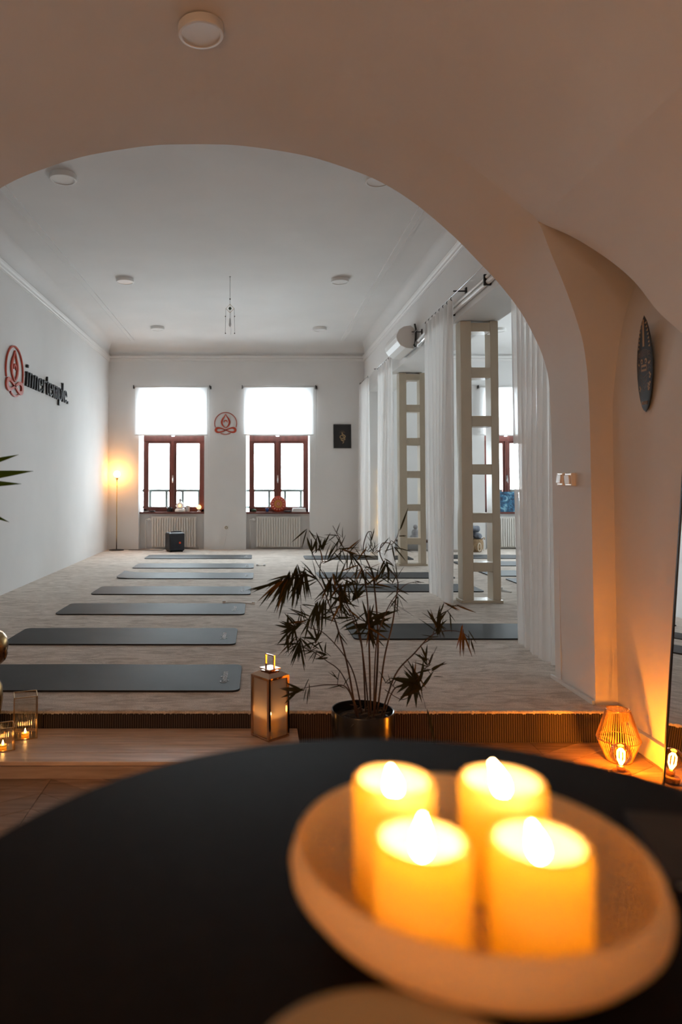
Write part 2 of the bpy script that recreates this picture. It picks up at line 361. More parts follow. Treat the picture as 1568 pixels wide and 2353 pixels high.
for col in range(-4, 7):
    s = 1 if col % 2 == 0 else -1
    for k in range(-25, 26):
        y = k*ph
        if y+slope*cw+ph > 3.885 or y < -3.3: continue
        x0 = -0.985+col*cw
        if x0+cw > 2.05 or x0 < -2.95:
            pass
        vis = y > 2.0 and -1.6 < x0 < 2.05
        if vis and x0+cw < 2.06: inst('plank', pm[s], lf, (x0, y, ZL))
        else:
            x1 = min(x0+cw, 2.06); f = (x1-x0)/cw; rise = slope*cw; ya, yb = (0, rise) if s < 0 else (rise, 0); yb = ya+(yb-ya)*f
            if x1 <= x0: continue
            rest.prism([(x0+.0016, y+ya+.0016), (x1-.0016, y+yb+.0016), (x1-.0016, y+yb+ph-.0016), (x0+.0016, y+ya+ph-.0016)], lambda u, v, d: (u, v, ZL+d), -0.012, 0.0)
    # short pieces that close the pattern at the step
    y = None
    ks = [k for k in range(-25, 26) if k*ph+slope*cw+ph <= 3.885]; k0 = max(ks)+1
    x0 = -0.985+col*cw; x1 = min(x0+cw, 2.06)
    if x1 <= x0: continue
    for k in range(k0, k0+4):
        y = k*ph; rise = slope*cw; ya, yb = (0, rise) if s < 0 else (rise, 0); f = (x1-x0)/cw; yb = ya+(yb-ya)*f
        poly = [(x0+.0016, y+ya+.0016), (x1-.0016, y+yb+.0016), (x1-.0016, y+yb+ph-.0016), (x0+.0016, y+ya+ph-.0016)]
        # clip to y<=3.884
        out = []; lim = 3.884
        for i in range(4):
            a = poly[i]; b2 = poly[(i+1) % 4]
            if a[1] <= lim: out.append(a)
            if (a[1] <= lim) != (b2[1] <= lim): t = (lim-a[1])/(b2[1]-a[1]); out.append((a[0]+(b2[0]-a[0])*t, lim))
        if len(out) >= 3: MB().prism(out, lambda u, v, d: (u, v, ZL+d), -0.012, 0.0).build('plank', 'oak_floor', lf)
o = rest.build('plank_field', 'oak_floor', lf); o['kind'] = 'stuff'
# --- oak step along the left
st = struct(MB().box(-2.93, 0.222, 3.425, 3.883, ZL, -0.112).build('trim_2', 'oak_step')); st['label'] = 'long low oak step with a varnished top'
for i in range(4):
    y0 = 3.415+i*0.1165; MB().box(-1.5, 1.5, 0, 0.115, 0, 0.02).build('step_board', 'oak_step', st, loc=(-1.27, y0, -0.11), bevel=0.003)
MB().box(-2.93, 0.224, 3.413, 3.425, ZL, -0.112).build('front_board', 'oak_step', st)

# --- ceiling of the practice rooms, with coves
ce = struct(MB().box(XL-0.3, 7.9, 4.5, 14.2, ZC, ZC+0.12).build('ceiling', 'plaster'))
def cove(pts_wall, pts_ceil, n=8):
    b = MB(); rows = []
    for i in range(n+1):
        a = PI/2*i/n; t = 1-math.cos(a); u = math.sin(a)
        rows.append([Vector((w[0]+(c[0]-w[0])*t, w[1]+(c[1]-w[1])*t, w[2]+(c[2]-w[2])*u)) for w, c in zip(pts_wall, pts_ceil)])
    return b.grid(rows)
zc0 = 3.81
b = cove([(XL, 4.5, zc0), (XL, YB, zc0)], [(XL+0.17, 4.5, ZC-.001), (XL+0.17, YB, ZC-.001)])
c2 = cove([(XL, YB, zc0), (XR, YB, zc0)], [(XL, YB-0.48, ZC-.001), (XR, YB-0.48, ZC-.001)])
c3 = cove([(XR, YB, zc0), (XR, 4.5, zc0)], [(XR-0.12, YB, ZC-.001), (XR-0.12, 4.5, ZC-.001)])
b.build('cove', 'plaster', ce, True); c2.build('cove', 'plaster', ce, True); c3.build('cove', 'plaster', ce, True)
cove([(2.62, YB, zc0), (7.6, YB, zc0)], [(2.62, YB-0.48, ZC-.001), (7.6, YB-0.48, ZC-.001)]).build('cove', 'plaster', ce, True)
# flat moulding strips on the ceiling
def moulding(x):
    b = MB()
    for (a, c, h) in ((-0.05, -0.028, 0.014), (-0.028, 0.022, 0.008), (0.022, 0.05, 0.016)): b.box(x+a, x+c, 4.6, 13.1, ZC-h, ZC)
    return b
moulding(-2.34).build('moulding', 'plaster', ce); moulding(1.665).build('moulding', 'plaster', ce)
# cornice
def cornice_profile(): return [(0, 0), (0.012, 0.0), (0.014, 0.022), (0.024, 0.03), (0.028, 0.052), (0.018, 0.06), (0.034, 0.078), (0.044, 0.10), (0.040, 0.112), (0, 0.118)]
z0 = 3.69
def cornice(fn): return MB().grid([[fn(d, z0+h, t) for t in (0, 1)] for d, h in cornice_profile()])
struct(cornice(lambda d, z, t: (XL+d, 4.5+t*(YB-4.5-d), z)).build('trim_3', 'paint_trim'))
struct(cornice(lambda d, z, t: (XL+d+t*(XR-XL-2*d), YB-d, z)).build('trim_4', 'paint_trim'))
struct(cornice(lambda d, z, t: (XR-d, 4.5+t*(YB-4.5-d), z)).build('trim_5', 'paint_trim'))
struct(cornice(lambda d, z, t: (2.62+t*4.98, YB-d, z)).build('trim_6', 'paint_trim'))

# --- walls
struct(MB().box(XL-0.25, XL, 4.4, 14.1, -0.3, ZC+0.05).build('wall_left', 'plaster'))
rw_ = MB(); ys = [4.3]+[v for q in SIDE for v in q]+[14.1]
for i in range(0, len(ys), 2): rw_.box(7.6, 7.8, ys[i], ys[i+1], -0.3, ZC+0.05)
for a, c in SIDE: rw_.box(7.6, 7.8, a, c, -0.3, 0.8); rw_.box(7.6, 7.8, a, c, 3.0, ZC+0.05)
struct(rw_.build('wall_right', 'plaster'))
struct(MB().box(2.55, 7.7, 4.35, 4.5, -0.3, ZC+0.05).build('wall_side_room', 'plaster'))
bw = MB(); xs = [XL-0.2]+[v for w in WINS for v in w]+[7.8]
for i in range(0, len(xs), 2): bw.box(xs[i], xs[i+1], YB, 14.05, -0.3, ZC+0.05)
for a, c in WINS: bw.box(a, c, YB, 14.05, 3.12, ZC+0.05); bw.box(a, c, 13.83, 14.05, -0.3, 0.69)
struct(bw.build('wall_back', 'plaster'))
# beam and end pier between the two rooms
bm_ = MB().box(XR, 2.62, 4.45, YB, 3.02, ZC+0.02); bm_.box(XR, 2.62, 13.12, YB, 0, 3.02); struct(bm_.build('wall_beam', 'plaster'))
# arch wall: reveal (intrados), vault, lunette, front face
FAR = [(-0.39, 3.497), (-0.077, 3.485), (0.323, 3.421), (0.608, 3.334), (0.836, 3.238), (1.063, 3.09), (1.29, 2.894), (1.458, 2.721), (1.599, 2.566), (1.738, 2.38), (1.835, 2.195), (1.889, 2.052), (1.916, 1.91), (1.926, 1.6), (1.93, 0.9), (1.935, ZL)]
NEAR = [(-0.39, 3.575), (-0.03, 3.565), (0.37, 3.51), (0.68, 3.41), (0.92, 3.31), (1.17, 3.17), (1.40, 3.00), (1.55, 2.87), (1.643, 2.783), (1.72, 2.59), (1.80, 2.385), (1.862, 2.20), (1.904, 2.02), (1.926, 1.70), (1.93, 0.9), (1.935, ZL)]
def resample(P, n):
    L_ = [0]
    for a, b2 in zip(P, P[1:]): L_.append(L_[-1]+math.dist(a, b2))
    out = []
    sp = smooth_path([(p[0], p[1], 0) for p in P], 8); return [(v.x, v.y) for v in sp]
fp = resample(FAR, 0); npf = resample(NEAR, 0)
mir = lambda P: [(-0.78-x, z) for x, z in P]
right = MB(); Yn, Yf = 4.0, 4.52
def intrados(F, Nn): return [[(a[0]+(c[0]-a[0])*t, Yf+(Yn-Yf)*t, a[1]+(c[1]-a[1])*t) for t in (0, 0.25, 0.5, 0.75, 1)] for a, c in zip(F, Nn)]
aw = MB(); F_all = mir(fp)[::-1]+fp[1:]; N_all = mir(npf)[::-1]+npf[1:]
aw.grid(intrados(F_all, N_all)); struct(aw.build('wall_arch', 'plaster_vault', smooth='auto'))
af = MB(); af.grid([[(x, Yf, z), (x, Yf, ZC+0.03)] for x, z in F_all])
af.box(F_all[0][0]-0.6, F_all[0][0], Yf-0.05, Yf, ZL, ZC+0.03); af.box(1.93, 2.66, Yf-0.08, Yf, ZL, ZC+0.03)
struct(af.build('wall_arch_rear', 'plaster'))
# front face of the arch wall, right of the opening (seen in the niche)
ff = MB(); i0 = 8*8
ff.grid([[(x, Yn, z), (2.62, Yn, z)] for x, z in npf[i0:]]); struct(ff.build('wall_niche', 'plaster_vault'))
fl2 = MB(); ff2 = mir(npf); fl2.grid([[(x, Yn, z), (-3.0, Yn, z)] for x, z in ff2]); struct(fl2.build('wall_front_left', 'plaster_vault'))
# vault: one profile swept towards the camera, trimmed by the lunette on the right
V = [(-0.36, 3.585), (-0.03, 3.57), (0.37, 3.512), (0.68, 3.412), (0.92, 3.312), (1.17, 3.172), (1.40, 3.003), (1.55, 2.872), (1.643, 2.783), (1.785, 2.63), (1.90, 2.456), (1.955, 2.29), (1.985, 2.10), (2.02, 1.92), (2.05, 1.72), (2.058, 1.5)]
TRIM = [4.0]*9+[3.85, 3.70, 3.55, 3.40, 3.22, 3.06, 2.95]
vp = smooth_path([(x, t, z) for (x, z), t in zip(V, TRIM)], 6)
YS = [4.0-0.065*k for k in range(21)]+[2.4, 1.6, 0.8, 0.0, -0.8, -1.6, -2.4, -3.3]
def ease(y): d = 4.0-y; return d-d*d/2.6 if d < 1.3 else 0.65
def wfade(j): t_ = min(1.0, max(0.0, (64-j)/30.0)); return t_*t_*(3-2*t_)
def column(j):
    (fx, fz), (nx, nz) = fp[j], npf[j]; w_ = wfade(j); sx, sz = (nx-fx)/0.52*w_, (nz-fz)/0.52*w_
    return [(nx+sx*ease(y)*0.6, y, nz+sz*ease(y)) for y in YS]
va = MB(); va.grid([column(j) for j in range(0, 65)])
va.grid([[(p.x, -3.3+(min(p.y, 4.0)+3.3)*k/16, p.z) for k in range(17)] for p in vp[48:]])
struct(va.build('ceiling_vault', 'plaster_vault', smooth=True))
vl = MB(); vl.grid([[(-0.78-x, y, z) for x, y, z in column(j)] for j in range(0, 65)])
vl.grid([[(-0.78-p.x, -3.3+7.3*k/8, p.z) for k in range(9)] for p in vp[48:]]); struct(vl.build('ceiling_vault_left', 'plaster_vault', smooth=True))
lu = MB(); lu.grid([[(p.x+(2.62-p.x)*t, min(p.y, 4.0), p.z+0.004*t) for t in (0, 1)] for p in vp[48:]]); struct(lu.build('ceiling_lunette', 'plaster_vault', smooth=True))
# right wall of the vaulted room, easing outward above head height
rw = MB(); prof = [(XW, ZL), (XW, 1.0), (XW, 1.62), (2.07, 1.80), (2.095, 2.0), (2.14, 2.22), (2.21, 2.43), (2.33, 2.66), (2.5, 2.84)]
pr = smooth_path([(x, 0, z) for x, z in prof], 4)
rw.grid([[(p.x, y, p.z) for y in (-3.3, 2.0, 4.0)] for p in pr]); struct(rw.build('wall_right_front', 'plaster_vault', smooth=True))
struct(MB().box(2.62, 2.72, -3.4, 4.5, -0.3, ZC+0.05).build('wall_outer_right', 'plaster'))
struct(MB().box(-3.05, -2.80, -3.4, 4.52, -0.3, ZC+0.05).build('wall_left_front', 'plaster_vault'))
rb = MB().box(-3.05, REAR[0], -3.4, -3.3, -0.3, ZC+0.05); rb.box(REAR[1], 2.72, -3.4, -3.3, -0.3, ZC+0.05); rb.box(REAR[0], REAR[1], -3.4, -3.3, -0.3, REAR[2]); rb.box(REAR[0], REAR[1], -3.4, -3.3, REAR[3], ZC+0.05)
struct(rb.build('wall_rear', 'plaster_vault'))
struct(MB().box(-3.05, 2.72, -3.4, 4.55, ZC, ZC+0.1).build('ceiling_outer', 'plaster'))
# skirting
sk = MB(); sk.box(2.035, XW, 2.9, 3.884, ZL, -0.066); sk.box(2.03, XW, 2.9, 3.884, -0.066, -0.058)
struct(sk.build('baseboard_right', 'paint_white'))
struct(MB().box(1.915, 1.93, 4.0, 4.56, 0.0, 0.022).build('baseboard_jamb', 'paint_white'))

# --- windows
def window(n, a, c, handle=True):
    yf = 13.89; z0, zt, z1 = 0.725, 2.13, 3.12; cx = (a+c)/2
    w = struct(MB().box(a, c, 13.76, 13.97, 0.69, 0.725).build('window_%d' % n, 'window_wood', bevel=0.006)); w['label'] = 'dark red wooden window with casements above a deep sill'
    a2, c2 = a+0.055, c-0.012
    fr = MB(); fr.box(a2, a2+0.06, yf, yf+0.10, z0, z1); fr.box(c2-0.06, c2, yf, yf+0.10, z0, z1); fr.box(a2, c2, yf, yf+0.10, z0, z0+0.05); fr.box(a2, c2, yf, yf+0.10, z1-0.06, z1); fr.box(a2, c2, yf-0.012, yf+0.10, zt, zt+0.10)
    fr.build('window_frame', 'window_wood', w)
    MB().box(cx-0.03, cx+0.03, yf-0.02, yf+0.06, z0+0.05, zt).build('mullion', 'window_wood', w, bevel=0.006)
    for s, (p, q) in enumerate(((a2+0.06, cx-0.03), (cx+0.03, c2-0.06))):
        k = MB(); g = 0.045; zz0, zz1 = z0+0.05, zt
        k.box(p, p+g, yf+0.01, yf+0.055, zz0, zz1); k.box(q-g, q, yf+0.01, yf+0.055, zz0, zz1); k.box(p+g, q-g, yf+0.01, yf+0.055, zz0, zz0+g); k.box(p+g, q-g, yf+0.01, yf+0.055, zz1-g, zz1)
        ca = k.build('casement', 'window_wood', w)
        MB().box(p+g, q-g, yf+0.03, yf+0.034, zz0+g, zz1-g).build('pane', 'pane_glass', ca)
        k = MB(); zz0, zz1 = zt+0.10, z1-0.06
        k.box(p, p+g, yf+0.01, yf+0.055, zz0, zz1); k.box(q-g, q, yf+0.01, yf+0.055, zz0, zz1); k.box(p+g, q-g, yf+0.01, yf+0.055, zz0, zz0+g); k.box(p+g, q-g, yf+0.01, yf+0.055, zz1-g, zz1)
        ca = k.build('transom_sash', 'window_wood', w)
        MB().box(p+g, q-g, yf+0.03, yf+0.034, zz0+g, zz1-g).build('pane', 'pane_glass', ca)
    MB().box(cx-0.012, cx+0.012, yf-0.032, yf-0.02, 1.33, 1.45).tube([(cx, yf-0.03, 1.39), (cx, yf-0.06, 1.39), (cx, yf-0.065, 1.30)], 0.007, 6).build('handle', 'steel', w)
for i, (a, c) in enumerate(WINS): window(i+1, a, c)
# added fill window behind the camera, out of view
w = struct(MB().box(REAR[0], REAR[1], -3.36, -3.26, REAR[2]-0.03, REAR[2]).build('window_5', 'paint_white'))
fr = MB(); xm = (REAR[0]+REAR[1])/2
for x in (REAR[0], xm-0.03, REAR[1]-0.06): fr.box(x, x+0.06, -3.36, -3.30, REAR[2], REAR[3])
fr.box(REAR[0], REAR[1], -3.36, -3.30, REAR[2], REAR[2]+0.06); fr.box(REAR[0], REAR[1], -3.36, -3.30, REAR[3]-0.06, REAR[3]); fr.build('window_frame', 'paint_white', w)
for x0, x1 in ((REAR[0]+0.06, xm-0.03), (xm+0.03, REAR[1]-0.06)): MB().box(x0, x1, -3.335, -3.331, REAR[2]+0.06, REAR[3]-0.06).build('pane', 'pane_glass', w)
# added out-of-view windows that brighten the side room through its outer wall
for i, (y0, y1) in enumerate(SIDE):
    w = struct(MB().box(7.56, 7.8, y0, y1, 0.77, 0.80).build('window_%d' % (6+i), 'window_wood')); fr = MB(); ym = (y0+y1)/2
    for y in (y0, ym-0.03, y1-0.06): fr.box(7.70, 7.76, y, y+0.06, 0.8, 3.0)
    for z in (0.8, 2.1, 2.94): fr.box(7.70, 7.76, y0, y1, z, z+0.06)
    fr.build('window_frame', 'window_wood', w)
    for ya, yb in ((y0+0.06, ym-0.03), (ym+0.03, y1-0.06)):
        for za, zb in ((0.86, 2.1), (2.16, 2.94)): MB().box(7.73, 7.734, ya, yb, za, zb).build('pane', 'pane_glass', w)
# balcony guards outside the windows
for i, (a, c) in enumerate(WINS[:3]):
    t = thing('window_guard', ['thin iron guard rail outside the window with the seated statue', 'thin iron guard rail outside the window with the mandala disc', 'thin iron guard rail outside the window with the blue canvas'][i], 'guard rail', ((a+c)/2, 14.22, 0.78), group='iron guards outside the windows')
    h = (c-a)/2+0.02
    MB().box(-h, h, -0.02, 0.02, 0.335, 0.390).build('rail', 'rail_iron', t); MB().box(-h, h, -0.02, 0.02, 0.0, 0.045).build('rail', 'rail_iron', t)
    n = 4
    for k in range(n): x = -h+2*h*(k+0.5)/n; MB().box(x-0.025, x+0.025, -0.02, 0.02, 0.045, 0.335).build('bar', 'rail_iron', t)
    for s in (-1, 1): MB().box(s*h-0.012, s*h+0.012, -0.18, 0.0, 0.352, 0.372).build('bracket', 'rail_iron', t)

# ================================================================== OBJECTS
# --- round black bar table with the candle bowl
ZT = 0.88; TX, TY, TR = 0.162, 0.55, 0.476
t = thing('bar_table', 'tall round matt black table in the foreground', 'table', (TX, TY, ZL))
h = ZT-ZL
MB().lathe([(0.0, h-0.03), (TR-0.012, h-0.03), (TR-0.002, h-0.024), (TR, h-0.012), (TR-0.003, h-0.003), (TR-0.010, h), (0.0, h)], 96).build('table_top', 'table_black', t, 'auto')
MB().lathe([(0.0, 0.02), (0.038, 0.02), (0.038, h-0.05), (0.11, h-0.045), (0.11, h-0.03), (0, h-0.03)], 28).build('column', 'black_metal', t, 'auto')
MB().lathe([(0.0, 0.0), (0.25, 0.0), (0.25, 0.012), (0.06, 0.03), (0.0, 0.03)], 40).build('foot', 'black_metal', t, 'auto')
# bowl
BX, BY = 0.184, 0.612
o = MB().lathe([(0.0, 0.006), (0.10, 0.004), (0.108, 0.0), (0.115, 0.004), (0.140, 0.014), (0.152, 0.028), (0.1535, 0.038), (0.149, 0.052), (0.1465, 0.056), (0.144, 0.053), (0.146, 0.040), (0.144, 0.028), (0.136, 0.018), (0.118, 0.013), (0.0, 0.013)], 72).build('candle_bowl', 'alabaster', None, True, (BX, BY, ZT))
tag(o, 'shallow round pinkish translucent bowl holding four lit candles on the black table', 'bowl')
# pillar candles: hollow wax shell, light core inside, flame tip on a wick
def candle(name, x, y, zt, r, lean, label, flame_h=0.034):
    zb = ZT+0.0135; hh = zt-zb
    c = thing(name, label, 'candle', (x, y, zb), group='lit pillar candles in the bowl')
    prof = [(0.0, 0.0), (r-0.002, 0.0), (r, 0.003), (r, hh-0.006), (r-0.0015, hh-0.001), (r-0.004, hh), (r-0.0068, hh-0.003), (r-0.0085, hh-0.011), (r-0.012, hh-0.0165), (r*0.45, hh-0.0185), (0.003, hh-0.019), (0.0, hh-0.019)]
    MB().lathe(prof, 40).build('wax', 'wax', c, True)
    MB().tube([(0, 0, hh-0.0195), (0.0005, 0, hh-0.012)], 0.0012, 6).build('wick', 'wick', c)
    fp_ = []
    for i in range(11):
        u = i/10; fp_.append((0.0068*math.sin(PI*u**0.72)*(1-0.35*u)+0.0002, u))
    P = [[(lean*flame_h*u*u+rr*math.cos(2*PI*k/14), rr*math.sin(2*PI*k/14), hh-0.0155+flame_h*u) for k in range(14)] for rr, u in fp_]
    MB().grid(P, close_v=True).build('flame', 'flame', c, True)
candle('pillar_candle', 0.120, 0.612, 0.991, 0.0345, -0.12, 'lit pillar candle at the back left of the bowl', 0.025)
candle('pillar_candle', 0.216, 0.618, 0.988, 0.0365, -0.30, 'lit pillar candle at the back right of the bowl with a leaning flame', 0.030)
candle('pillar_candle', 0.1245, 0.530, 0.981, 0.0350, 0.02, 'lit pillar candle at the front left of the bowl with an upright flame', 0.032)
candle('pillar_candle', 0.2135, 0.533, 0.978, 0.0365, -0.22, 'lit pillar candle at the front right of the bowl', 0.028)
# beige plate and dark cover on the table
o = MB().lathe([(0.0, 0.0), (0.055, 0.0), (0.085, 0.004), (0.093, 0.010), (0.095, 0.012), (0.093, 0.0135), (0.085, 0.010), (0.06, 0.008), (0.0, 0.008)], 56).build('saucer', 'beige_ceramic', None, True, (0.083, 0.406, ZT))
tag(o, 'round beige saucer on the black table in front of the candle bowl', 'plate')
t = thing('menu_folder', 'dark taupe folder lying on the black table right of the candle bowl', 'folder', (0.465, 0.685, ZT), math.radians(-12))
MB().box(-0.075, 0.075, -0.065, 0.075, 0.0, 0.003).build('back_cover', 'taupe_cover', t); MB().box(-0.075, 0.075, -0.065, 0.075, 0.0065, 0.0095).build('front_cover', 'taupe_cover', t, bevel=0.001); MB().box(-0.072, 0.073, -0.063, 0.073, 0.003, 0.0065).build('pages', 'paper', t); MB().box(-0.078, -0.075, -0.065, 0.075, 0.0, 0.0095).build('spine', 'taupe_cover', t)

# --- yoga mats
ML, MW, MT = 1.83, 0.61, 0.012
def mat_mesh(curl=0.0):
    n = 6; r = 0.055; pts = []
    for cx, cy, a0 in ((ML-r, r, -90), (ML-r, MW-r, 0), (r, MW-r, 90), (r, r, 180)):
        for k in range(n+1): a = math.radians(a0+90*k/n); pts.append((cx+r*math.cos(a), cy+r*math.sin(a)))
    nx = 40; b = MB(); rows = []
    def lift(x, y): return curl*max(0, (0.30-x)/0.30)**2*(0.4+0.6*y/MW)+0.0015*math.sin(x*5+1)*math.sin(y*7)
    def ylim(x):
        if x < r: d = r-math.sqrt(max(0, r*r-(r-x)**2))
        elif x > ML-r: d = r-math.sqrt(max(0, r*r-(x-ML+r)**2))
        else: d = 0
        return d, MW-d
    xs_ = [0, .004, .012, .025, .04, .055]+[0.055+(ML-.11)*k/nx for k in range(1, nx)]+[ML-.055, ML-.04, ML-.025, ML-.012, ML-.004, ML]
    for x in xs_:
        lo, hi = ylim(x); w = hi-lo; row = []
        for k in range(7): y = lo+w*k/6; row.append((x, y, MT+lift(x, y)))
        for k in range(7): y = hi-w*k/6; row.append((x, y, max(0.0, lift(x, y))*1.0))
        rows.append(row)
    b.grid(rows, close_v=True); m0 = len(rows[0]); b.f.append(tuple(range(m0))); b.f.append(tuple(range(len(b.v)-m0, len(b.v)))[::-1])
    return b.mesh('yoga_mat', 'mat_rubber', 'auto')
MATM = mat_mesh(); MATC = mat_mesh(0.03); LOGO = text_mesh('printed_logo', 'GymBeam', 0.062, 'mat_print')
def yoga_mat(x, y, rz, label, group, me=None, logo=True):
    o = bpy.data.objects.new('yoga_mat', me or MATM); C.objects.link(o); o.location = (x, y, 0.0); o.rotation_euler = (0, 0, rz); tag(o, label, 'yoga mat', group)
    if logo: inst('printed_logo', LOGO, o, (ML-0.105, MW*0.48, MT+0.0015), (0, 0, PI/2))
    return o
gl = 'row of mats on the left of the practice room'
LM = [(-1.925, 4.245, -0.004, 'charcoal yoga mat nearest the step, first of the left row'), (-1.985, 5.475, -0.004, 'charcoal yoga mat second from the step in the left row'), (-1.935, 6.745, -0.006, 'charcoal yoga mat third from the step in the left row, white strap beside it'),
      (-1.885, 7.98, -0.008, 'charcoal yoga mat fourth from the step in the left row'), (-1.86, 9.33, -0.012, 'charcoal yoga mat fifth from the step in the left row, curled left end'), (-1.855, 10.50, -0.004, 'charcoal yoga mat sixth from the step in the left row, shining with window light'), (-1.89, 11.86, 0.0, 'charcoal yoga mat farthest from the step in the left row, before the loudspeaker')]
for i, (x, y, rz, lb) in enumerate(LM): yoga_mat(x, y, rz, lb, gl, MATC if i == 4 else None)
gr = 'row of mats on the right of the practice room'
for x, y, rz, lb in [(0.80, 5.66, 0.004, 'charcoal yoga mat on the right behind the potted plant, passing under the nearest sheer curtain'), (0.855, 8.18, 0.0, 'charcoal yoga mat on the right just beyond the nearer lattice post'), (0.86, 9.37, 0.0, 'charcoal yoga mat on the right between the two lattice posts, farther one'), (0.84, 11.75, -0.01, 'charcoal yoga mat on the right beyond the farther lattice post')]: yoga_mat(x, y, rz, lb, gr, None, False)
gs = 'mats in the side room'
for x, y, rz, lb in [(3.25, 11.88, 0.0, 'yoga mat in the side room nearest its radiator'), (3.2, 10.80, 0.0, 'yoga mat in the side room second from its radiator'), (3.22, 9.58, 0.0, 'yoga mat in the side room third from its radiator'), (3.31, 8.72, -0.02, 'yoga mat in the side room nearest the sheer curtain')]: yoga_mat(x, y, rz, lb, gs, None, False)
# white straps / cords on the carpet
def cord(pts, label, ends=True):
    x0, y0 = pts[0][0], pts[0][1]; t = thing('cord', label, 'cord', (x0, y0, 0))
    P = smooth_path([(p[0]-x0, p[1]-y0, 0.006+p[2] if len(p) > 2 else 0.006) for p in pts], 5); MB().tube(P, 0.0055, 6).build('cable', 'cord_white', t, True)
    for q in (P[0], P[-1]): MB().box(q.x-0.017, q.x+0.017, q.y-0.02, q.y+0.02, 0.0, 0.03).build('plug', 'cord_white', t, bevel=0.004)
cord([(-0.33, 7.42), (-0.24, 7.45), (-0.13, 7.42), (-0.02, 7.36)], 'white cord beside the third mat of the left row')
cord([(0.03, 10.84), (0.08, 10.86), (0.14, 10.83)], 'short white cord at the end of the sixth mat of the left row')
cord([(2.78, 8.18), (2.9, 8.25), (2.98, 8.15), (2.94, 8.38)], 'white cord on the side room carpet beside the nearer lattice post')

# --- ceiling lights
def ceiling_light(x, y, z, label):
    t = thing('ceiling_light', label, 'ceiling light', (x, y, z), group='round flush ceiling lights')
    if CL: 
        inst('housing', CL[0], t); inst('diffuser', CL[1], t); return t
    a = MB().lathe([(0.100, 0.0), (0.118, 0.0), (0.119, -0.006), (0.119, -0.040), (0.115, -0.046), (0.102, -0.047), (0.099, -0.043)], 48).build('housing', 'paint_white', t, 'auto')
    d = MB().lathe([(0.0, -0.041), (0.09, -0.041), (0.1, -0.042)], 48).build('diffuser', 'white_ceramic', t, True); CL.extend([a.data, d.data]); return t
CL = []
t = ceiling_light(-0.283, 3.545, 3.632, 'round white flush light on the vault nearest the camera'); t.rotation_euler = (0, math.radians(-1), 0)
for x, y, lb in [(-1.707, 6.09, 'round white ceiling light at the left just behind the arch'), (1.10, 6.13, 'round white ceiling light half hidden by the arch on the right'), (-1.737, 9.20, 'round white ceiling light midway down the room on the left'), (1.127, 9.20, 'round white ceiling light midway down the room on the right'), (-1.70, 12.02, 'round white ceiling light near the windows on the left'), (1.126, 12.08, 'round white ceiling light near the windows on the right'), (4.28, 12.15, 'round white ceiling light in the side room')]:
    ceiling_light(x, y, ZC, lb)

# --- roller blinds
def blind(a, c, label, cord_side):
    t = thing('roller_blind', label, 'blind', ((a+c)/2, YB-0.05, 3.18), group='half lowered white roller blinds')
    h = (c-a)/2
    MB().tube([(-h, 0, 0), (h, 0, 0)], 0.022, 12).build('roller_tube', 'paint_white', t, True)
    f = MB(); f.grid([[(-h+0.02+(2*h-0.04)*i/8, -0.018+0.003*math.sin(i*1.3), 0.01-0.945*k/6) for k in range(7)] for i in range(9)]); f.build('fabric', 'blind_fabric', t, True)
    MB().box(-h+0.015, h-0.015, -0.026, -0.008, -0.958, -0.935).build('bottom_bar', 'paint_white', t, bevel=0.004)
    for s in (-1, 1): b = MB().box(s*(h+0.012)-0.008, s*(h+0.012)+0.008, -0.03, 0.05, -0.03, 0.03); b.box(s*(h+0.012)-0.012, s*(h+0.012)+0.03*s if s > 0 else s*(h+0.012)+0.012, 0.03, 0.05, -0.04, 0.02) if s > 0 else None; b.build('bracket', 'dark_bracket', t)
    MB().tube([(cord_side*(h+0.012), -0.03, -0.02), (cord_side*(h+0.012), -0.03, -1.75), (cord_side*(h+0.012)-0.02, -0.03, -1.78), (cord_side*(h+0.012)-0.04, -0.03, -1.75), (cord_side*(h+0.012)-0.04, -0.03, -0.03)], 0.004, 5).build('bead_cord', 'paint_white', t, True)
blind(-2.375, -0.905, 'white roller blind over the window left of the wall emblem', 1)
blind(-0.245, 1.175, 'white roller blind over the window right of the wall emblem', 1)
blind(4.385, 5.64, 'white roller blind over the side room window', 1)

# --- radiators
def radiator(x, label, w=0.87):
    t = thing('radiator', label, 'radiator', (x, 13.735, 0.03), group='white ribbed panel radiators')
    MB().box(0, w, 0.0, 0.06, 0.0, 0.59).build('panel', 'radiator_enamel', t, bevel=0.006)
    rb_ = MB(); n = 18
    for k in range(n): cx = w*(k+0.5)/n; rb_.box(cx-0.013, cx+0.013, -0.030, 0.0, 0.02, 0.57)
    rb_.build('ribs', 'radiator_enamel', t, bevel=0.004)['kind'] = 'stuff'
    MB().box(0, w, -0.012, 0.065, 0.59, 0.602).build('top_grille', 'radiator_enamel', t)
    MB().tube([(0.0, 0.03, 0.55), (-0.04, 0.03, 0.55), (-0.11, 0.03, 0.55), (-0.125, 0.03, 0.53), (-0.125, 0.03, -0.03)], 0.010, 8).build('pipe', 'radiator_enamel', t, True)
    MB().lathe([(0, 0), (0.018, 0.0), (0.022, 0.03), (0.018, 0.06), (0, 0.06)], 12).build('valve', 'paint_white', t, True, (-0.02, 0.03, 0.55), (0, -PI/2, 0))
    MB().tube([(w, 0.03, 0.04), (w+0.05, 0.03, 0.04), (w+0.05, 0.03, -0.03)], 0.010, 8).build('pipe', 'radiator_enamel', t, True)
radiator(-2.04, 'white ribbed radiator below the left window, behind the loudspeaker')
radiator(0.017, 'white ribbed radiator below the window with the mandala disc')
radiator(4.645, 'white ribbed radiator below the side room window', 0.78)

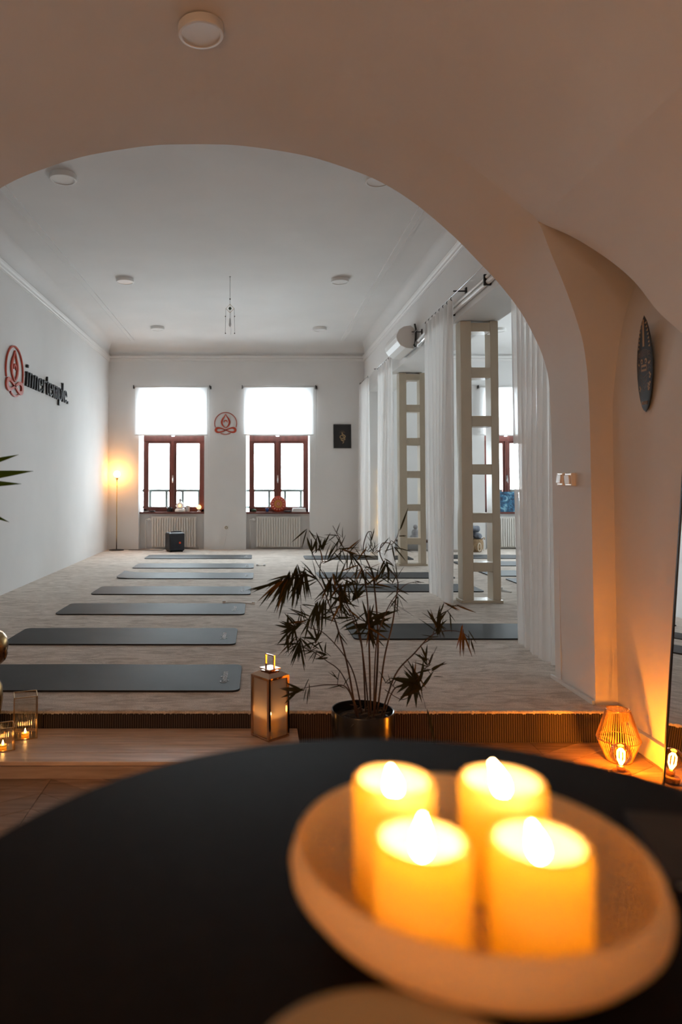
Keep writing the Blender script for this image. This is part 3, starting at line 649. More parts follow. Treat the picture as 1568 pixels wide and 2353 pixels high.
# --- loudspeaker
t = thing('loudspeaker', 'black cube loudspeaker with an orange badge before the left radiator', 'speaker', (-1.53, 13.27, 0.0), math.radians(24))
MB().box(-0.155, 0.155, -0.155, 0.155, 0.012, 0.36).build('cabinet', 'speaker_black', t, bevel=0.035)
MB().box(-0.135, 0.135, -0.162, -0.15, 0.03, 0.335).build('grille', 'speaker_grille', t, bevel=0.012)
MB().lathe([(0, 0), (0.020, 0), (0.020, 0.004), (0, 0.004)], 16).build('badge', 'orange_badge', t, False, (0.05, -0.163, 0.17), (PI/2, 0, 0))
MB().tube([(-0.10, -0.10, 0.352), (-0.10, -0.08, 0.375), (0, -0.07, 0.38), (0.10, -0.08, 0.375), (0.10, -0.10, 0.352)], 0.010, 8).build('handle', 'speaker_black', t, True)
for sx in (-1, 1):
    for sy in (-1, 1): MB().lathe([(0, 0), (0.016, 0), (0.016, 0.014), (0, 0.014)], 10).build('foot', 'speaker_black', t, False, (sx*0.11, sy*0.11, 0))
MB().tube(smooth_path([(-0.1, 0.15, 0.05), (-0.2, 0.25, 0.006), (-0.4, 0.30, 0.006), (-0.75, 0.55, 0.006)], 6), 0.005, 6).build('power_cord', 'speaker_black', t, True)

# --- floor lamp in the far corner
t = thing('floor_lamp', 'thin brass floor lamp with a glowing round bulb in the far left corner', 'floor lamp', (-2.675, 13.46, 0.0))
MB().lathe([(0, 0), (0.14, 0), (0.14, 0.010), (0.12, 0.016), (0.012, 0.02), (0, 0.02)], 36).build('base', 'black_metal', t, 'auto')
MB().tube([(0, 0, 0.018), (0, 0, 1.36)], 0.0095, 10).build('pole', 'brass', t, True)
MB().lathe([(0, 1.355), (0.016, 1.355), (0.026, 1.37), (0.026, 1.405), (0, 1.405)], 16).build('socket', 'brass', t, 'auto')
MB().ball((0, 0, 1.468), 0.062, 20, 14).build('bulb', 'globe_lit', t, True)
MB().tube(smooth_path([(0.1, 0.06, 0.012), (0.3, 0.08, 0.006), (0.42, 0.1, 0.006), (0.62, 0.14, 0.006)], 6), 0.004, 6).build('power_cord', 'black_metal', t, True)
# --- wall socket
t = thing('wall_socket', 'white wall socket with a thin cable between the two radiators', 'socket', (-0.568, YB, 0.425))
MB().box(-0.045, 0.045, -0.012, 0.0, -0.045, 0.045).build('plate', 'switch_white', t, bevel=0.006)
MB().lathe([(0.012, 0), (0.030, 0), (0.032, 0.006), (0.028, 0.010), (0.012, 0.004)], 20).build('insert', 'beige_ceramic', t, True, (0, -0.012, 0), (PI/2, 0, 0))
MB().tube(smooth_path([(0.0, -0.02, 0.0), (0.0, -0.03, -0.1), (-0.02, -0.012, -0.25), (-0.06, -0.012, -0.42)], 5), 0.004, 6).build('cable', 'cord_white', t, True)

# --- emblem (circle, flame, knot) and lettered sign
def arc(cx, cy, rx, ry, a0, a1, n=40): return [(cx+rx*math.cos(math.radians(a0+(a1-a0)*i/n)), cy+ry*math.sin(math.radians(a0+(a1-a0)*i/n))) for i in range(n+1)]
def emblem(parent, fn, R, m='red_orange', d=0.012):
    f = lambda u, v, k: fn(u*R, v*R, k)
    b = MB(); b.ribbon(arc(0, 0, 0.97, 0.97, 200, -20, 70), 0.033, f, 0.004, d); b.ribbon(arc(0, 0, 0.97, 0.97, 242, 296, 16), 0.03, f, 0.004, d); b.build('ring', m, parent)
    b = MB()
    for s in (-1, 1):
        pts = [(0.0, 0.82), (s*0.12, 0.60), (s*0.26, 0.40), (s*0.335, 0.20), (s*0.34, 0.06), (s*0.28, -0.12), (s*0.16, -0.28), (0.0, -0.40)]
        P = [(p.x, p.y) for p in smooth_path([(x, y, 0) for x, y in pts], 5)]; n = len(P)
        b.ribbon(P, [0.022+0.058*math.sin(PI*i/(n-1))**1.2 for i in range(n)], f, 0.004, d)
    b.build('flame_outline', m, parent)
    b = MB(); P = arc(0, 0.10, 0.145, 0.16, -10, 190, 20); b.ribbon(P, [0.02+0.03*math.sin(PI*i/20) for i in range(21)], f, 0.004, d); b.build('head_arc', m, parent)
    b = MB(); P = []; hw = []
    for i in range(90):
        a = 2*PI*i/90; x = 0.87*math.cos(a); y = 0.215*math.sin(2*a)
        x2 = x*(1-0.0); P.append((x2, -0.585+y*(0.9)+0.02*0)); hw.append(0.045+0.055*abs(math.cos(a))**2)
    b.ribbon(P, hw, f, 0.004, d*1.15, True); b.build('knot', m, parent)
t = thing('wall_emblem', 'round orange red meditation emblem on the wall between the two windows', 'emblem', (-0.583, YB, 2.465))
emblem(t, lambda u, v, d: (u, -d, v), 0.222)
t = thing('wall_sign', 'large orange emblem with black lettering inner temple on the left wall', 'sign', (XL, 8.285, 2.61))
SG = lambda u, v, d: (d, u, v)
emblem(t, SG, 0.305, d=0.02)
def glyphs():
    """serif letter strokes: list of (points, half widths) in x-height units, plus advance"""
    G = {}; st_ = 0.070; th = 0.035
    def stem(x, y0, y1, w=st_): return ([(x, y0), (x, y1)], [w, w])
    def serif(x, y, w=0.125): return ([(x-w, y), (x+w, y)], [0.028, 0.028])
    def topflag(x, y): return ([(x-0.20, y-0.05), (x-0.02, y-0.02)], [0.02, 0.035])
    def hook(x0, x1, y=1.0): # thin arch joining stems
        P = [(x0, 0.72), (x0+(x1-x0)*0.35, 0.93), (x0+(x1-x0)*0.65, 0.97), (x1-0.03, 0.86), (x1, 0.70)]; Q = [(p.x, p.y) for p in smooth_path([(a, b_, 0) for a, b_ in P], 4)]; n = len(Q)
        return (Q, [0.026+0.048*(i/(n-1))**1.5 for i in range(n)])
    def bowl(cx, w, a0, a1, lo=0.5, ry=0.5, n=30):
        P = arc(cx, lo, w, ry-0.03, a0, a1, n); hw = []
        for i in range(n+1): a = math.radians(a0+(a1-a0)*i/n); hw.append(0.026+0.055*abs(math.cos(a))**1.5)
        return (P, hw)
    G['i'] = ([stem(0.2, 0, 1), topflag(0.2, 1.0), serif(0.2, 0.028), ([(0.2, 1.27), (0.2, 1.47)], [0.11, 0.11])], 0.45)
    G['n'] = ([stem(0.2, 0, 1), topflag(0.2, 1), hook(0.2, 0.70), stem(0.70, 0, 0.75), serif(0.2, 0.028), serif(0.70, 0.028)], 0.95)
    G['e'] = ([bowl(0.42, 0.30, 0, 325), ([(0.14, 0.53), (0.72, 0.53)], [0.026, 0.026])], 0.86)
    G['r'] = ([stem(0.2, 0, 1), topflag(0.2, 1), serif(0.2, 0.028), ([(0.22, 0.70), (0.36, 0.88), (0.52, 0.93)], [0.03, 0.045, 0.03]), ([(0.52, 0.93), (0.60, 0.82)], [0.09, 0.10])], 0.70)
    G['t'] = ([([(0.28, 1.35), (0.28, 0.2)], [0.05, st_]), ([(0.28, 0.22), (0.33, 0.08), (0.45, 0.04), (0.56, 0.12)], [st_, 0.07, 0.04, 0.02]), ([(0.05, 0.96), (0.55, 0.96)], [0.032, 0.032])], 0.62)
    G['m'] = ([stem(0.2, 0, 1), topflag(0.2, 1), hook(0.2, 0.66), stem(0.66, 0, 0.75), hook(0.66, 1.12), stem(1.12, 0, 0.75), serif(0.2, 0.028), serif(0.66, 0.028), serif(1.12, 0.028)], 1.36)
    G['p'] = ([stem(0.2, -0.42, 1), topflag(0.2, 1), serif(0.2, -0.40), bowl(0.46, 0.30, 150, -150)], 0.92)
    G['l'] = ([stem(0.2, 0, 1.5), topflag(0.2, 1.5), serif(0.2, 0.028)], 0.44)
    G['.'] = ([([(0.2, 0.0), (0.2, 0.2)], [0.11, 0.11])], 0.40)
    return G
GL = glyphs(); xh = 0.185; x = 0.365; kx = xh*1.16
for k, ch in enumerate('innertemple.'):
    strokes, adv = GL[ch]; b = MB(); sh = 0.22 if k < 5 else 0.0
    if k == 5: x += 0.02
    for P, hw in strokes:
        b.ribbon([(px, py) for px, py in P], hw, lambda u, v, d, x=x, sh=sh: SG(x+u*kx+sh*v*xh*0.6, -0.115+v*xh, d), 0.004, 0.03)
    b.build('letter', 'sign_black', t); x += adv*kx*0.985

# --- framed picture with a gold snake
t = thing('framed_picture', 'small black framed picture of a gold coiled snake on the back wall', 'picture', (1.708, YB, 2.212))
MB().box(-0.155, 0.155, -0.012, -0.004, -0.22, 0.22).build('print', 'picture_black', t)
fr = MB(); fr.box(-0.172, -0.155, -0.025, -0.003, -0.235, 0.235); fr.box(0.155, 0.172, -0.025, -0.003, -0.235, 0.235); fr.box(-0.155, 0.155, -0.025, -0.003, 0.22, 0.235); fr.box(-0.155, 0.155, -0.025, -0.003, -0.235, -0.22); fr.build('frame', 'black_metal', t)
fn = lambda u, v, d: (u, -0.012-d, v)
b = MB(); P = [(p.x, p.y) for p in smooth_path([(0.0, 0.075, 0), (0.0, 0.045, 0), (0.045, 0.015, 0), (0.055, -0.015, 0), (0.02, -0.04, 0), (-0.035, -0.035, 0), (-0.04, 0.0, 0), (0.0, 0.02, 0), (0.035, -0.03, 0), (0.05, -0.065, 0), (0.0, -0.075, 0), (-0.03, -0.06, 0), (0.0, -0.09, 0), (0.03, -0.105, 0), (0.005, -0.14, 0)], 4)]
n = len(P); b.ribbon(P, [0.011-0.006*i/n for i in range(n)], fn, 0, 0.0012); b.build('snake', 'picture_gold', t)
b = MB()
for a in range(10, 180, 16): a = math.radians(a); b.ribbon([(0.022*math.cos(a), 0.06+0.022*math.sin(a)), (0.062*math.cos(a), 0.06+0.062*math.sin(a))], [0.0022, 0.001], fn, 0, 0.0008)
b.build('rays', 'board_brown', t)

# --- wind chime under the ceiling
t = thing('hanging_chime', 'delicate beaded chime hanging on a thread from the ceiling', 'wind chime', (-0.333, 9.09, ZC))
MB().tube([(0, 0, 0), (0, 0, -0.425)], 0.0022, 5).build('thread', 'dark_bracket', t); MB().lathe([(0, 0), (0.012, 0), (0.008, -0.012), (0, -0.016)], 10).build('hook', 'steel', t, True)
MB().ball((0, 0, -0.30), 0.010, 8, 6).build('bead', 'dark_wood', t, True); MB().ball((0, 0, -0.425), 0.020, 10, 8).build('bead', 'green_moss', t, True)
for s in (-1, 1):
    MB().tube([(0, 0, -0.37), (s*0.055, 0, -0.425), (0, 0, -0.48)], 0.0028, 5).build('frame_arm', 'brass', t)
    MB().tube([(s*0.055, 0, -0.425), (s*0.062, 0, -0.76)], 0.0017, 5).build('strand', 'dark_bracket', t)
    for z in (-0.53, -0.755): MB().ball((s*0.060, 0, z), 0.008, 8, 6).build('bead', 'dark_wood', t, True)
MB().tube([(0, 0, -0.44), (0, 0, -0.58)], 0.002, 5).build('strand', 'dark_bracket', t)
MB().lathe([(0.0, -0.55), (0.008, -0.56), (0.016, -0.625), (0.018, -0.645), (0.010, -0.665), (0, -0.67)], 12).build('drop', 'steel', t, True)
MB().tube([(0.012, 0.02, -0.47), (0.012, 0.02, -0.77)], 0.0015, 5).build('strand', 'steel', t)

# --- lattice posts standing in the openings
RZ = [(2.90, 2.995), (2.40, 2.512), (1.876, 1.99), (1.365, 1.472), (0.85, 0.952), (0.33, 0.427)]
def lattice(x, y, label):
    t = thing('lattice_post', label, 'lattice post', (x, y, 0.0), group='cream lattice posts between the rooms')
    w, d, H = 0.405, 0.18, 3.015
    MB().box(0.0, 0.115, 0, d, 0.03, H).build('stile', 'cream_gloss', t, bevel=0.004); MB().box(w-0.085, w, 0, d, 0.03, H).build('stile', 'cream_gloss', t, bevel=0.004)
    for a, c in RZ: MB().box(0.115, w-0.085, 0.0, d, a, c).build('rung', 'cream_gloss', t, bevel=0.003)
    MB().box(-0.02, w+0.02, -0.02, d+0.02, 0.0, 0.03).build('plinth', 'cream_gloss', t, bevel=0.005)
    return t
lt = lattice(2.205, 7.43, 'cream lattice post with square openings, the nearer one beside the curtain'); dup(lt, (2.255, 10.87, 0.0), 'cream lattice post with square openings, the farther one behind the plant')

# --- sheer curtains on a thin rod
def curtain(y0, y1, xc, label, seed, yb0=None, yb1=None, z1=3.18, folds=7, amp=0.05):
    rnd = random.Random(seed); t = thing('sheer_curtain', label, 'curtain', (xc, (y0+y1)/2, 0.0), group='white sheer curtains on the right')
    yb0 = y0 if yb0 is None else yb0; yb1 = y1 if yb1 is None else yb1; ym = (y0+y1)/2; n = folds*14; rows = []
    ph_ = [rnd.uniform(-0.6, 0.6) for _ in range(folds+2)]
    for i in range(n+1):
        u = i/n; row = []; fph = ph_[int(u*folds)]*(1-(u*folds % 1))+ph_[int(u*folds)+1]*(u*folds % 1)
        for k in range(19):
            v = k/18; z = z1+(0.015-z1)*v; g = min(1.0, 0.35+1.1*v); ya = y0+(yb0-y0)*v; yb_ = y1+(yb1-y1)*v
            y = ya+(yb_-ya)*u+0.02*math.sin(u*folds*2*PI*0.5+v*2)*v; xx = amp*g*math.sin(u*folds*2*PI+fph+0.5*v)+0.02*math.sin(u*5+seed)*v
            row.append((xx, y-ym, z))
        rows.append(row)
    MB().grid(rows).build('fabric', 'sheer', t, True)
    for k in range(folds+1):
        y = y0+(y1-y0)*(k+0.25)/(folds+0.5); MB().tube([(0.0, y-ym, z1-0.01), (-0.008, y-ym, z1+0.012), (0.0, y-ym, z1+0.026)], 0.005, 5).build('hook', 'dark_bracket', t)
    return t
XC = 2.045
curtain(4.70, 5.58, 2.07, 'white sheer curtain hanging nearest the arch', 3, 4.78, 5.50, folds=8, amp=0.035)
curtain(7.16, 8.32, XC, 'white sheer curtain gathered beside the nearer lattice post', 5, 7.32, 8.05, folds=7)
curtain(10.40, 11.50, XC, 'white sheer curtain gathered beside the farther lattice post', 8, 10.55, 11.4, folds=6)
curtain(12.35, 13.35, XC-0.03, 'white sheer curtain nearest the back wall', 11, 12.4, 13.3, folds=6)
for lb, ya, yb, br in (('thin dark curtain rod with brackets running from the arch to the air conditioner', 4.62, 9.0, (4.9, 7.02, 8.9)), ('thin dark curtain rod with brackets between the air conditioner and the back wall', 10.1, 13.45, (10.2, 11.75, 13.4))):
    t = thing('curtain_rod', lb, 'curtain rod', (XC, ya, 3.212)); MB().tube([(0, 0, 0), (0, yb-ya, 0)], 0.0045, 6).build('rod', 'steel', t, True)
    for y in br: MB().box(-0.03, XR-XC-0.004, y-ya-0.006, y-ya+0.006, 0.004, 0.016).box(XR-XC-0.012, XR-XC, y-ya-0.02, y-ya+0.02, -0.02, 0.045).build('bracket', 'dark_bracket', t)

# --- air conditioner and its pipes
t = thing('air_conditioner', 'white wall mounted air conditioner above the farther lattice post', 'air conditioner', (2.15, 9.12, 3.06))
pf = [(-0.10, 0.30), (-0.19, 0.285), (-0.25, 0.245), (-0.285, 0.18), (-0.29, 0.145), (-0.275, 0.09), (-0.235, 0.035), (-0.17, 0.0), (-0.06, -0.012), (-0.055, 0.05), (-0.045, 0.15), (-0.06, 0.26)]
MB().prism(pf, lambda u, v, d: (u, d, v), 0.0, 0.82).build('body', 'paint_white', t, False, bevel=0.006)
MB().box(-0.282, -0.18, 0.03, 0.79, 0.045, 0.049).build('louvre', 'grey_stone', t, rot=(0, math.radians(38), 0), loc=(0.03, 0, -0.145))
MB().box(-0.06, 0.0, 0.02, 0.80, 0.02, 0.24).build('mounting_plate', 'steel', t)
MB().tube([(-0.05, -0.02, 0.31), (-0.04, -0.05, 0.22), (-0.045, -0.04, 0.10), (-0.07, -0.05, 0.02), (-0.06, -0.08, 0.0)], 0.012, 8).build('hose', 'dark_bracket', t, True)
t = thing('pipe_run', 'white pipes clipped along the beam beside the air conditioner', 'pipes', (2.12, 7.0, 3.10))
MB().tube([(0, 1.98, -0.04), (0, 1.6, 0.0), (0, 0.4, 0.0), (0, -0.5, 0.0), (0, -2.4, 0.0)], 0.024, 10).build('pipe', 'paint_white', t, True)
MB().tube([(-0.01, 1.95, 0.02), (-0.012, 1.5, 0.045), (-0.012, 0.42, 0.045), (-0.012, -0.2, 0.042), (-0.012, -2.4, 0.045)], 0.018, 10).build('pipe', 'paint_white', t, True)
MB().tube([(-0.02, 1.9, -0.04), (-0.03, 1.6, -0.045), (-0.02, 1.2, -0.02)], 0.02, 10).build('foil_hose', 'steel', t, True)
for y in (0.42, -0.72, 1.45): MB().box(-0.04, 0.027, y-0.012, y+0.012, -0.034, 0.068).build('clamp', 'black_metal', t, bevel=0.004)

# --- fairy lights on the end pier
t = thing('fairy_lights', 'string of tiny warm lights hanging by the end pier behind the curtains', 'fairy lights', (2.34, 13.105, 0.30))
MB().tube([(0, 0, 0), (0.01, 0, 0.5), (-0.01, 0, 1.0), (0, 0, 1.7)], 0.002, 5).build('wire', 'cord_white', t)
for k in range(12): MB().ball((0.01*math.sin(k*2.1), -0.006, 0.04+k*0.105), 0.007 if k > 2 else 0.010, 8, 6).build('light', 'fairy', t, True)

# --- light switches on the jamb
def switch(y0, y1, z, label, tilt):
    t = thing('light_switch', label, 'switch', (1.93, (y0+y1)/2, z)); w = (y1-y0)/2
    MB().box(-0.030, 0.0, -w, w, -0.04, 0.04).build('housing', 'switch_white', t, bevel=0.005)
    MB().box(-0.012, 0.0, -w*0.72, w*0.72, -0.027, 0.027).build('rocker', 'switch_white', t, loc=(-0.028, 0, 0), rot=(0, tilt, 0), bevel=0.003)
switch(4.305, 4.385, 1.285, 'white rocker switch on the arch jamb, the one nearer the curtain', 0.12); switch(4.185, 4.275, 1.282, 'white rocker switch on the arch jamb, the one nearer the camera', -0.10)

# --- surfboard ornament on the right wall
t = thing('surfboard_ornament', 'small black painted surfboard ornament with a carved mask face on the right wall', 'ornament', (XW, 3.637, 1.63))
SB = lambda u, v, d: (-d, -u, v)
hwp = [(0, 0.0), (0.012, 0.022), (0.03, 0.036), (0.07, 0.053), (0.12, 0.066), (0.19, 0.076), (0.26, 0.078), (0.33, 0.071), (0.39, 0.058), (0.44, 0.041), (0.48, 0.022), (0.51, 0.0)]
def sb_w(v):
    for (a, wa), (c, wc) in zip(hwp, hwp[1:]):
        if a <= v <= c: return wa+(wc-wa)*(v-a)/(c-a)
    return 0
rows = []
for v, w_ in hwp:
    w_ = max(w_, 0.001); rows.append([SB(w_*math.cos(a), v, 0.012+0.006*min(1.0, w_/0.04)**0.7*math.sin(a)) for a in [2*PI*k/20 for k in range(20)]])
MB().grid(rows, close_v=True).build('board', 'board_black', t, True)
def sd(u, v): # height of the domed face
    w_ = max(sb_w(v), 0.002); return 0.0118+0.006*math.sqrt(max(0.0, 1-(min(abs(u), w_)/w_)**2))
SF = lambda u, v, d: SB(u, v, sd(u, v)+d)
MB().ribbon([(0, 0.345), (0, 0.40), (0, 0.45), (0, 0.488)], [0.0085, 0.008, 0.007, 0.004], SF, -0.004, 0.0012).build('stripe', 'board_gold', t)
for s in (-1, 1):
    for k in range(7):
        v = 0.335+k*0.021; w_ = sb_w(v)*0.80; MB().prism([(s*w_, v), (s*w_*0.98, v+0.016), (s*(w_-0.014), v+0.004)], SF, -0.003, 0.0012).build('border_tooth', 'board_gold', t)
b = MB()
for k in range(5):
    R_ = 0.014+k*0.0085; b.ribbon(arc(0, 0.285, R_*1.15, R_*0.9, 20, 160, 16), 0.0012, SF, -0.003, 0.001)
for k in range(5):
    q = 0.035-k*0.004; v = 0.190-k*0.017; b.ribbon([(-q, v+0.012), (-q*0.5, v), (0, v-0.010), (q*0.5, v), (q, v+0.012)], 0.0012, SF, -0.003, 0.001)
for s in (-1, 1):
    for k in range(6): b.ribbon(arc(s*0.047, 0.305-k*0.017, 0.011, 0.010, 0, 200, 8), 0.0011, SF, -0.003, 0.001)
b.build('carved_lines', 'board_brown', t)['kind'] = 'stuff'
for s in (-1, 1):
    b = MB(); b.prism(arc(s*0.019, 0.268, 0.010, 0.0135, 0, 342, 18), SF, -0.003, 0.0015); e_ = b.build('eye', 'board_gold', t)
    MB().prism(arc(s*0.0175, 0.265, 0.0045, 0.006, 0, 342, 12), SF, 0.0015, 0.0025).build('pupil', 'board_black', e_)
    MB().ribbon([(s*0.040, 0.252), (s*0.050, 0.253), (s*0.058, 0.262)], [0.005, 0.004, 0.001], SF, -0.003, 0.0015).build('fang', 'board_gold', t)
MB().prism([(-0.026, 0.213), (0.026, 0.213), (0.029, 0.232), (0.024, 0.250), (-0.024, 0.250), (-0.029, 0.232)], SF, -0.003, 0.0012).build('mouth', 'board_brown', t)
for k in range(5):
    u = -0.018+k*0.009; MB().prism([(u-0.0036, 0.238), (u+0.0036, 0.238), (u+0.0036, 0.2475), (u-0.0036, 0.2475)], SF, 0.0005, 0.0022).build('tooth', 'board_gold', t); MB().prism([(u-0.0036, 0.2155), (u+0.0036, 0.2155), (u+0.0036, 0.224), (u-0.0036, 0.224)], SF, 0.0005, 0.0022).build('tooth', 'board_gold', t)
MB().prism([(-0.018, 0.2255), (0.018, 0.2255), (0.018, 0.2365), (-0.018, 0.2365)], SF, 0.0005, 0.002).build('gape', 'board_black', t)
b = MB()
for (u, v) in ((0.048, 0.20), (0.055, 0.19), (0.050, 0.178), (0.036, 0.145), (0.044, 0.138), (0.034, 0.13), (0.042, 0.122), (0.050, 0.150), (0.037, 0.115), (-0.042, 0.135), (-0.036, 0.125), (-0.043, 0.116)): b.prism([(u-0.0045, v-0.005), (u+0.0045, v-0.006), (u+0.0045, v+0.005), (u-0.004, v+0.006)], SF, -0.004, 0.0012)
b.build('check_patches', 'board_gold', t)['kind'] = 'stuff'
TXT = text_mesh('lettering', 'BALI', 0.026, 'board_gold', 0.001); inst('lettering', TXT, t, (-0.0184, 0.0, 0.047), (PI/2, 0, -PI/2))

# --- leaning mirror
t = thing('leaning_mirror', 'tall thin framed mirror leaning on the right wall', 'mirror', (1.890, 2.87, ZL)); t.rotation_euler = (0, math.radians(4.9), 0)
MB().box(0.004, 0.016, -0.41, 0.41, 0.012, 1.638).build('glass', 'mirror', t)
fr = MB(); fr.box(0.0, 0.020, -0.42, -0.41, 0, 1.65); fr.box(0.0, 0.020, 0.41, 0.42, 0, 1.65); fr.box(0, 0.020, -0.41, 0.41, 0, 0.012); fr.box(0, 0.020, -0.41, 0.41, 1.638, 1.65); fr.build('frame', 'black_metal', t)
# --- bare bulb lamp and the string lantern behind it
t = thing('bulb_lamp', 'lit bare globe bulb on a small round base on the floor before the string lantern', 'lamp', (1.777, 3.43, ZL))
MB().lathe([(0, 0), (0.042, 0), (0.045, 0.004), (0.045, 0.026), (0.040, 0.031), (0, 0.031)], 28).build('base', 'dark_wood', t, 'auto')
MB().lathe([(0, 0.031), (0.017, 0.031), (0.019, 0.036), (0.019, 0.050), (0.014, 0.056), (0, 0.056)], 20).build('socket', 'brass', t, 'auto')
MB().lathe([(0.012, 0.054), (0.014, 0.060), (0.026, 0.070), (0.042, 0.085), (0.050, 0.102), (0.0505, 0.112), (0.046, 0.132), (0.034, 0.149), (0.018, 0.158), (0.0005, 0.161)], 32).build('globe', 'amber_glass', t, True)
b = MB()
for k in range(6): a = 2*PI*k/6; b.tube([(0.004*math.cos(a), 0.004*math.sin(a), 0.062), (0.017*math.cos(a), 0.017*math.sin(a), 0.088), (0.017*math.cos(a), 0.017*math.sin(a), 0.122), (0.006*math.cos(a), 0.006*math.sin(a), 0.136)], 0.0024, 6)
b.build('filament', 'filament', t, True)
t = thing('string_lantern', 'unlit diamond shaped lantern of natural string in the corner by the step', 'lantern', (1.872, 3.635, ZL))
prof_l = [(0.062, 0.006), (0.105, 0.112), (0.056, 0.262)]
for r_, z_ in prof_l: MB().tube([(r_*math.cos(2*PI*k/36), r_*math.sin(2*PI*k/36), z_) for k in range(37)], 0.0028, 6, False).build('ring', 'brass', t, True)
b = MB(); n = 52
for k in range(n): a = 2*PI*k/n; b.tube([(r_*math.cos(a), r_*math.sin(a), z_) for r_, z_ in prof_l], 0.0016, 5)
b.build('strings', 'wire_natural', t)
MB().lathe([(0, 0), (0.06, 0), (0.06, 0.006), (0, 0.006)], 28).build('base_plate', 'dark_wood', t)

# --- brass lantern with a candle on the step
ZS = -0.09
t = thing('brass_lantern', 'tall copper framed glass lantern with a glowing candle on the oak step', 'lantern', (0.079, 3.768, ZS), math.radians(40))
s = 0.066; Hh = 0.325; pw = 0.0075
MB().box(-s-pw, s+pw, -s-pw, s+pw, 0, 0.012).build('base', 'copper_frame', t, bevel=0.002)
for sx in (-1, 1):
    for sy in (-1, 1): MB().box(sx*s-pw, sx*s+pw, sy*s-pw, sy*s+pw, 0.012, Hh).build('post', 'copper_frame', t, bevel=0.0015)
fr = MB(); 
for sx in (-1, 1): fr.box(sx*s-pw, sx*s+pw, -s, s, Hh-0.012, Hh); fr.box(-s, s, sx*s-pw, sx*s+pw, Hh-0.012, Hh)
fr.build('top_frame', 'copper_frame', t)
for k in range(4): MB().box(-s+pw, s-pw, -0.001, 0.001, 0.012, Hh-0.012).build('pane', 'frosted', t, loc=(s*math.cos(k*PI/2), s*math.sin(k*PI/2), 0), rot=(0, 0, k*PI/2+PI/2))
rf = MB(); q = s+pw; rf.grid([[(-q, -q, Hh), (q, -q, Hh), (q, q, Hh), (-q, q, Hh)], [(-0.035, -0.035, Hh+0.022), (0.035, -0.035, Hh+0.022), (0.035, 0.035, Hh+0.022), (-0.035, 0.035, Hh+0.022)]], close_v=True); rf.f.append((4, 5, 6, 7)); rf.build('roof', 'copper_frame', t)
MB().box(-0.042, 0.042, -0.042, 0.042, Hh+0.030, Hh+0.036).box(-0.02, 0.02, -0.02, 0.02, Hh+0.02, Hh+0.031).build('cap', 'copper_frame', t, bevel=0.002)
b = MB(); b.box(-0.004, 0.004, -0.036, -0.030, Hh+0.012, Hh+0.105); b.box(-0.004, 0.004, 0.030, 0.036, Hh+0.012, Hh+0.105); b.box(-0.004, 0.004, -0.036, 0.036, Hh+0.099, Hh+0.105); b.build('handle', 'copper_frame', t)
c_ = MB().lathe([(0, 0.012), (0.045, 0.012), (0.046, 0.10), (0.043, 0.112), (0.040, 0.108), (0.02, 0.104), (0, 0.103)], 28).build('candle', 'wax', t, True)
MB().lathe([(0.0005, 0.104), (0.006, 0.110), (0.0065, 0.116), (0.003, 0.128), (0.0005, 0.137)], 12).build('flame', 'flame_small', c_, True)

# --- ribbed glass tealight holders
def ribbed_holder(x, y, rz, s, hh, label):
    t = thing('ribbed_holder', label, 'candle holder', (x, y, ZS), rz, 'ribbed glass candle holders')
    MB().box(-s, s, -s, s, 0, 0.003).build('base', 'brass', t); e_ = 0.0022
    for k in range(4):
        n = 72; nr = 11; rows = []
        for i in range(n+1):
            u = -s+0.002+2*(s-0.002)*i/n; off = 0.0013*abs(math.sin(PI*nr*i/n)); rows.append([(u, -off, 0.003), (u, -off, hh-0.003)])
        MB().grid(rows).build('pane', 'clear_glass', t, True, loc=(s*math.sin(k*PI/2), -s*math.cos(k*PI/2), 0), rot=(0, 0, k*PI/2))
    fr = MB()
    for a, c in ((-1, -1), (1, -1), (1, 1), (-1, 1)): fr.box(a*s-e_, a*s+e_, c*s-e_, c*s+e_, 0, hh)
    for z in (0.0, hh-0.004):
        for a in (-1, 1): fr.box(a*s-e_, a*s+e_, -s, s, z, z+0.004); fr.box(-s, s, a*s-e_, a*s+e_, z, z+0.004)
    fr.build('frame', 'brass', t)
    tl = MB().lathe([(0, 0.003), (0.019, 0.003), (0.0195, 0.018), (0.018, 0.0185), (0.017, 0.015), (0, 0.015)], 24).build('tealight', 'wax', t, True)
    MB().lathe([(0.0004, 0.015), (0.0042, 0.020), (0.0045, 0.025), (0.002, 0.034), (0.0004, 0.041)], 10).build('flame', 'flame_small', tl, True)
ribbed_holder(-1.228, 3.762, math.radians(20), 0.058, 0.222, 'tall ribbed glass candle holder with gold edges on the oak step')
ribbed_holder(-1.285, 3.59, math.radians(24), 0.052, 0.115, 'short ribbed glass candle holder with gold edges on the oak step')
# --- golden statue at the left edge
t = thing('gold_statue', 'golden figure statue at the left end of the oak step, mostly cut off', 'statue', (-1.424, 3.74, ZS)); t.scale = (0.97, 0.97, 0.92)
MB().lathe([(0, 0), (0.10, 0), (0.105, 0.02), (0.085, 0.05), (0.06, 0.07), (0.0, 0.07)], 28).build('pedestal', 'gold_statue', t, True)
MB().lathe([(0.05, 0.065), (0.06, 0.10), (0.075, 0.16), (0.082, 0.22), (0.078, 0.29), (0.055, 0.34), (0.04, 0.37), (0.04, 0.40)], 24).build('body', 'gold_statue', t, True)
hd = MB().lathe([(0.03, 0.39), (0.06, 0.41), (0.092, 0.44), (0.104, 0.475), (0.100, 0.488), (0.104, 0.50), (0.108, 0.53), (0.100, 0.57), (0.075, 0.60), (0.04, 0.615), (0.03, 0.64), (0.018, 0.655), (0.0005, 0.66)], 26).build('head', 'gold_statue', t, True)
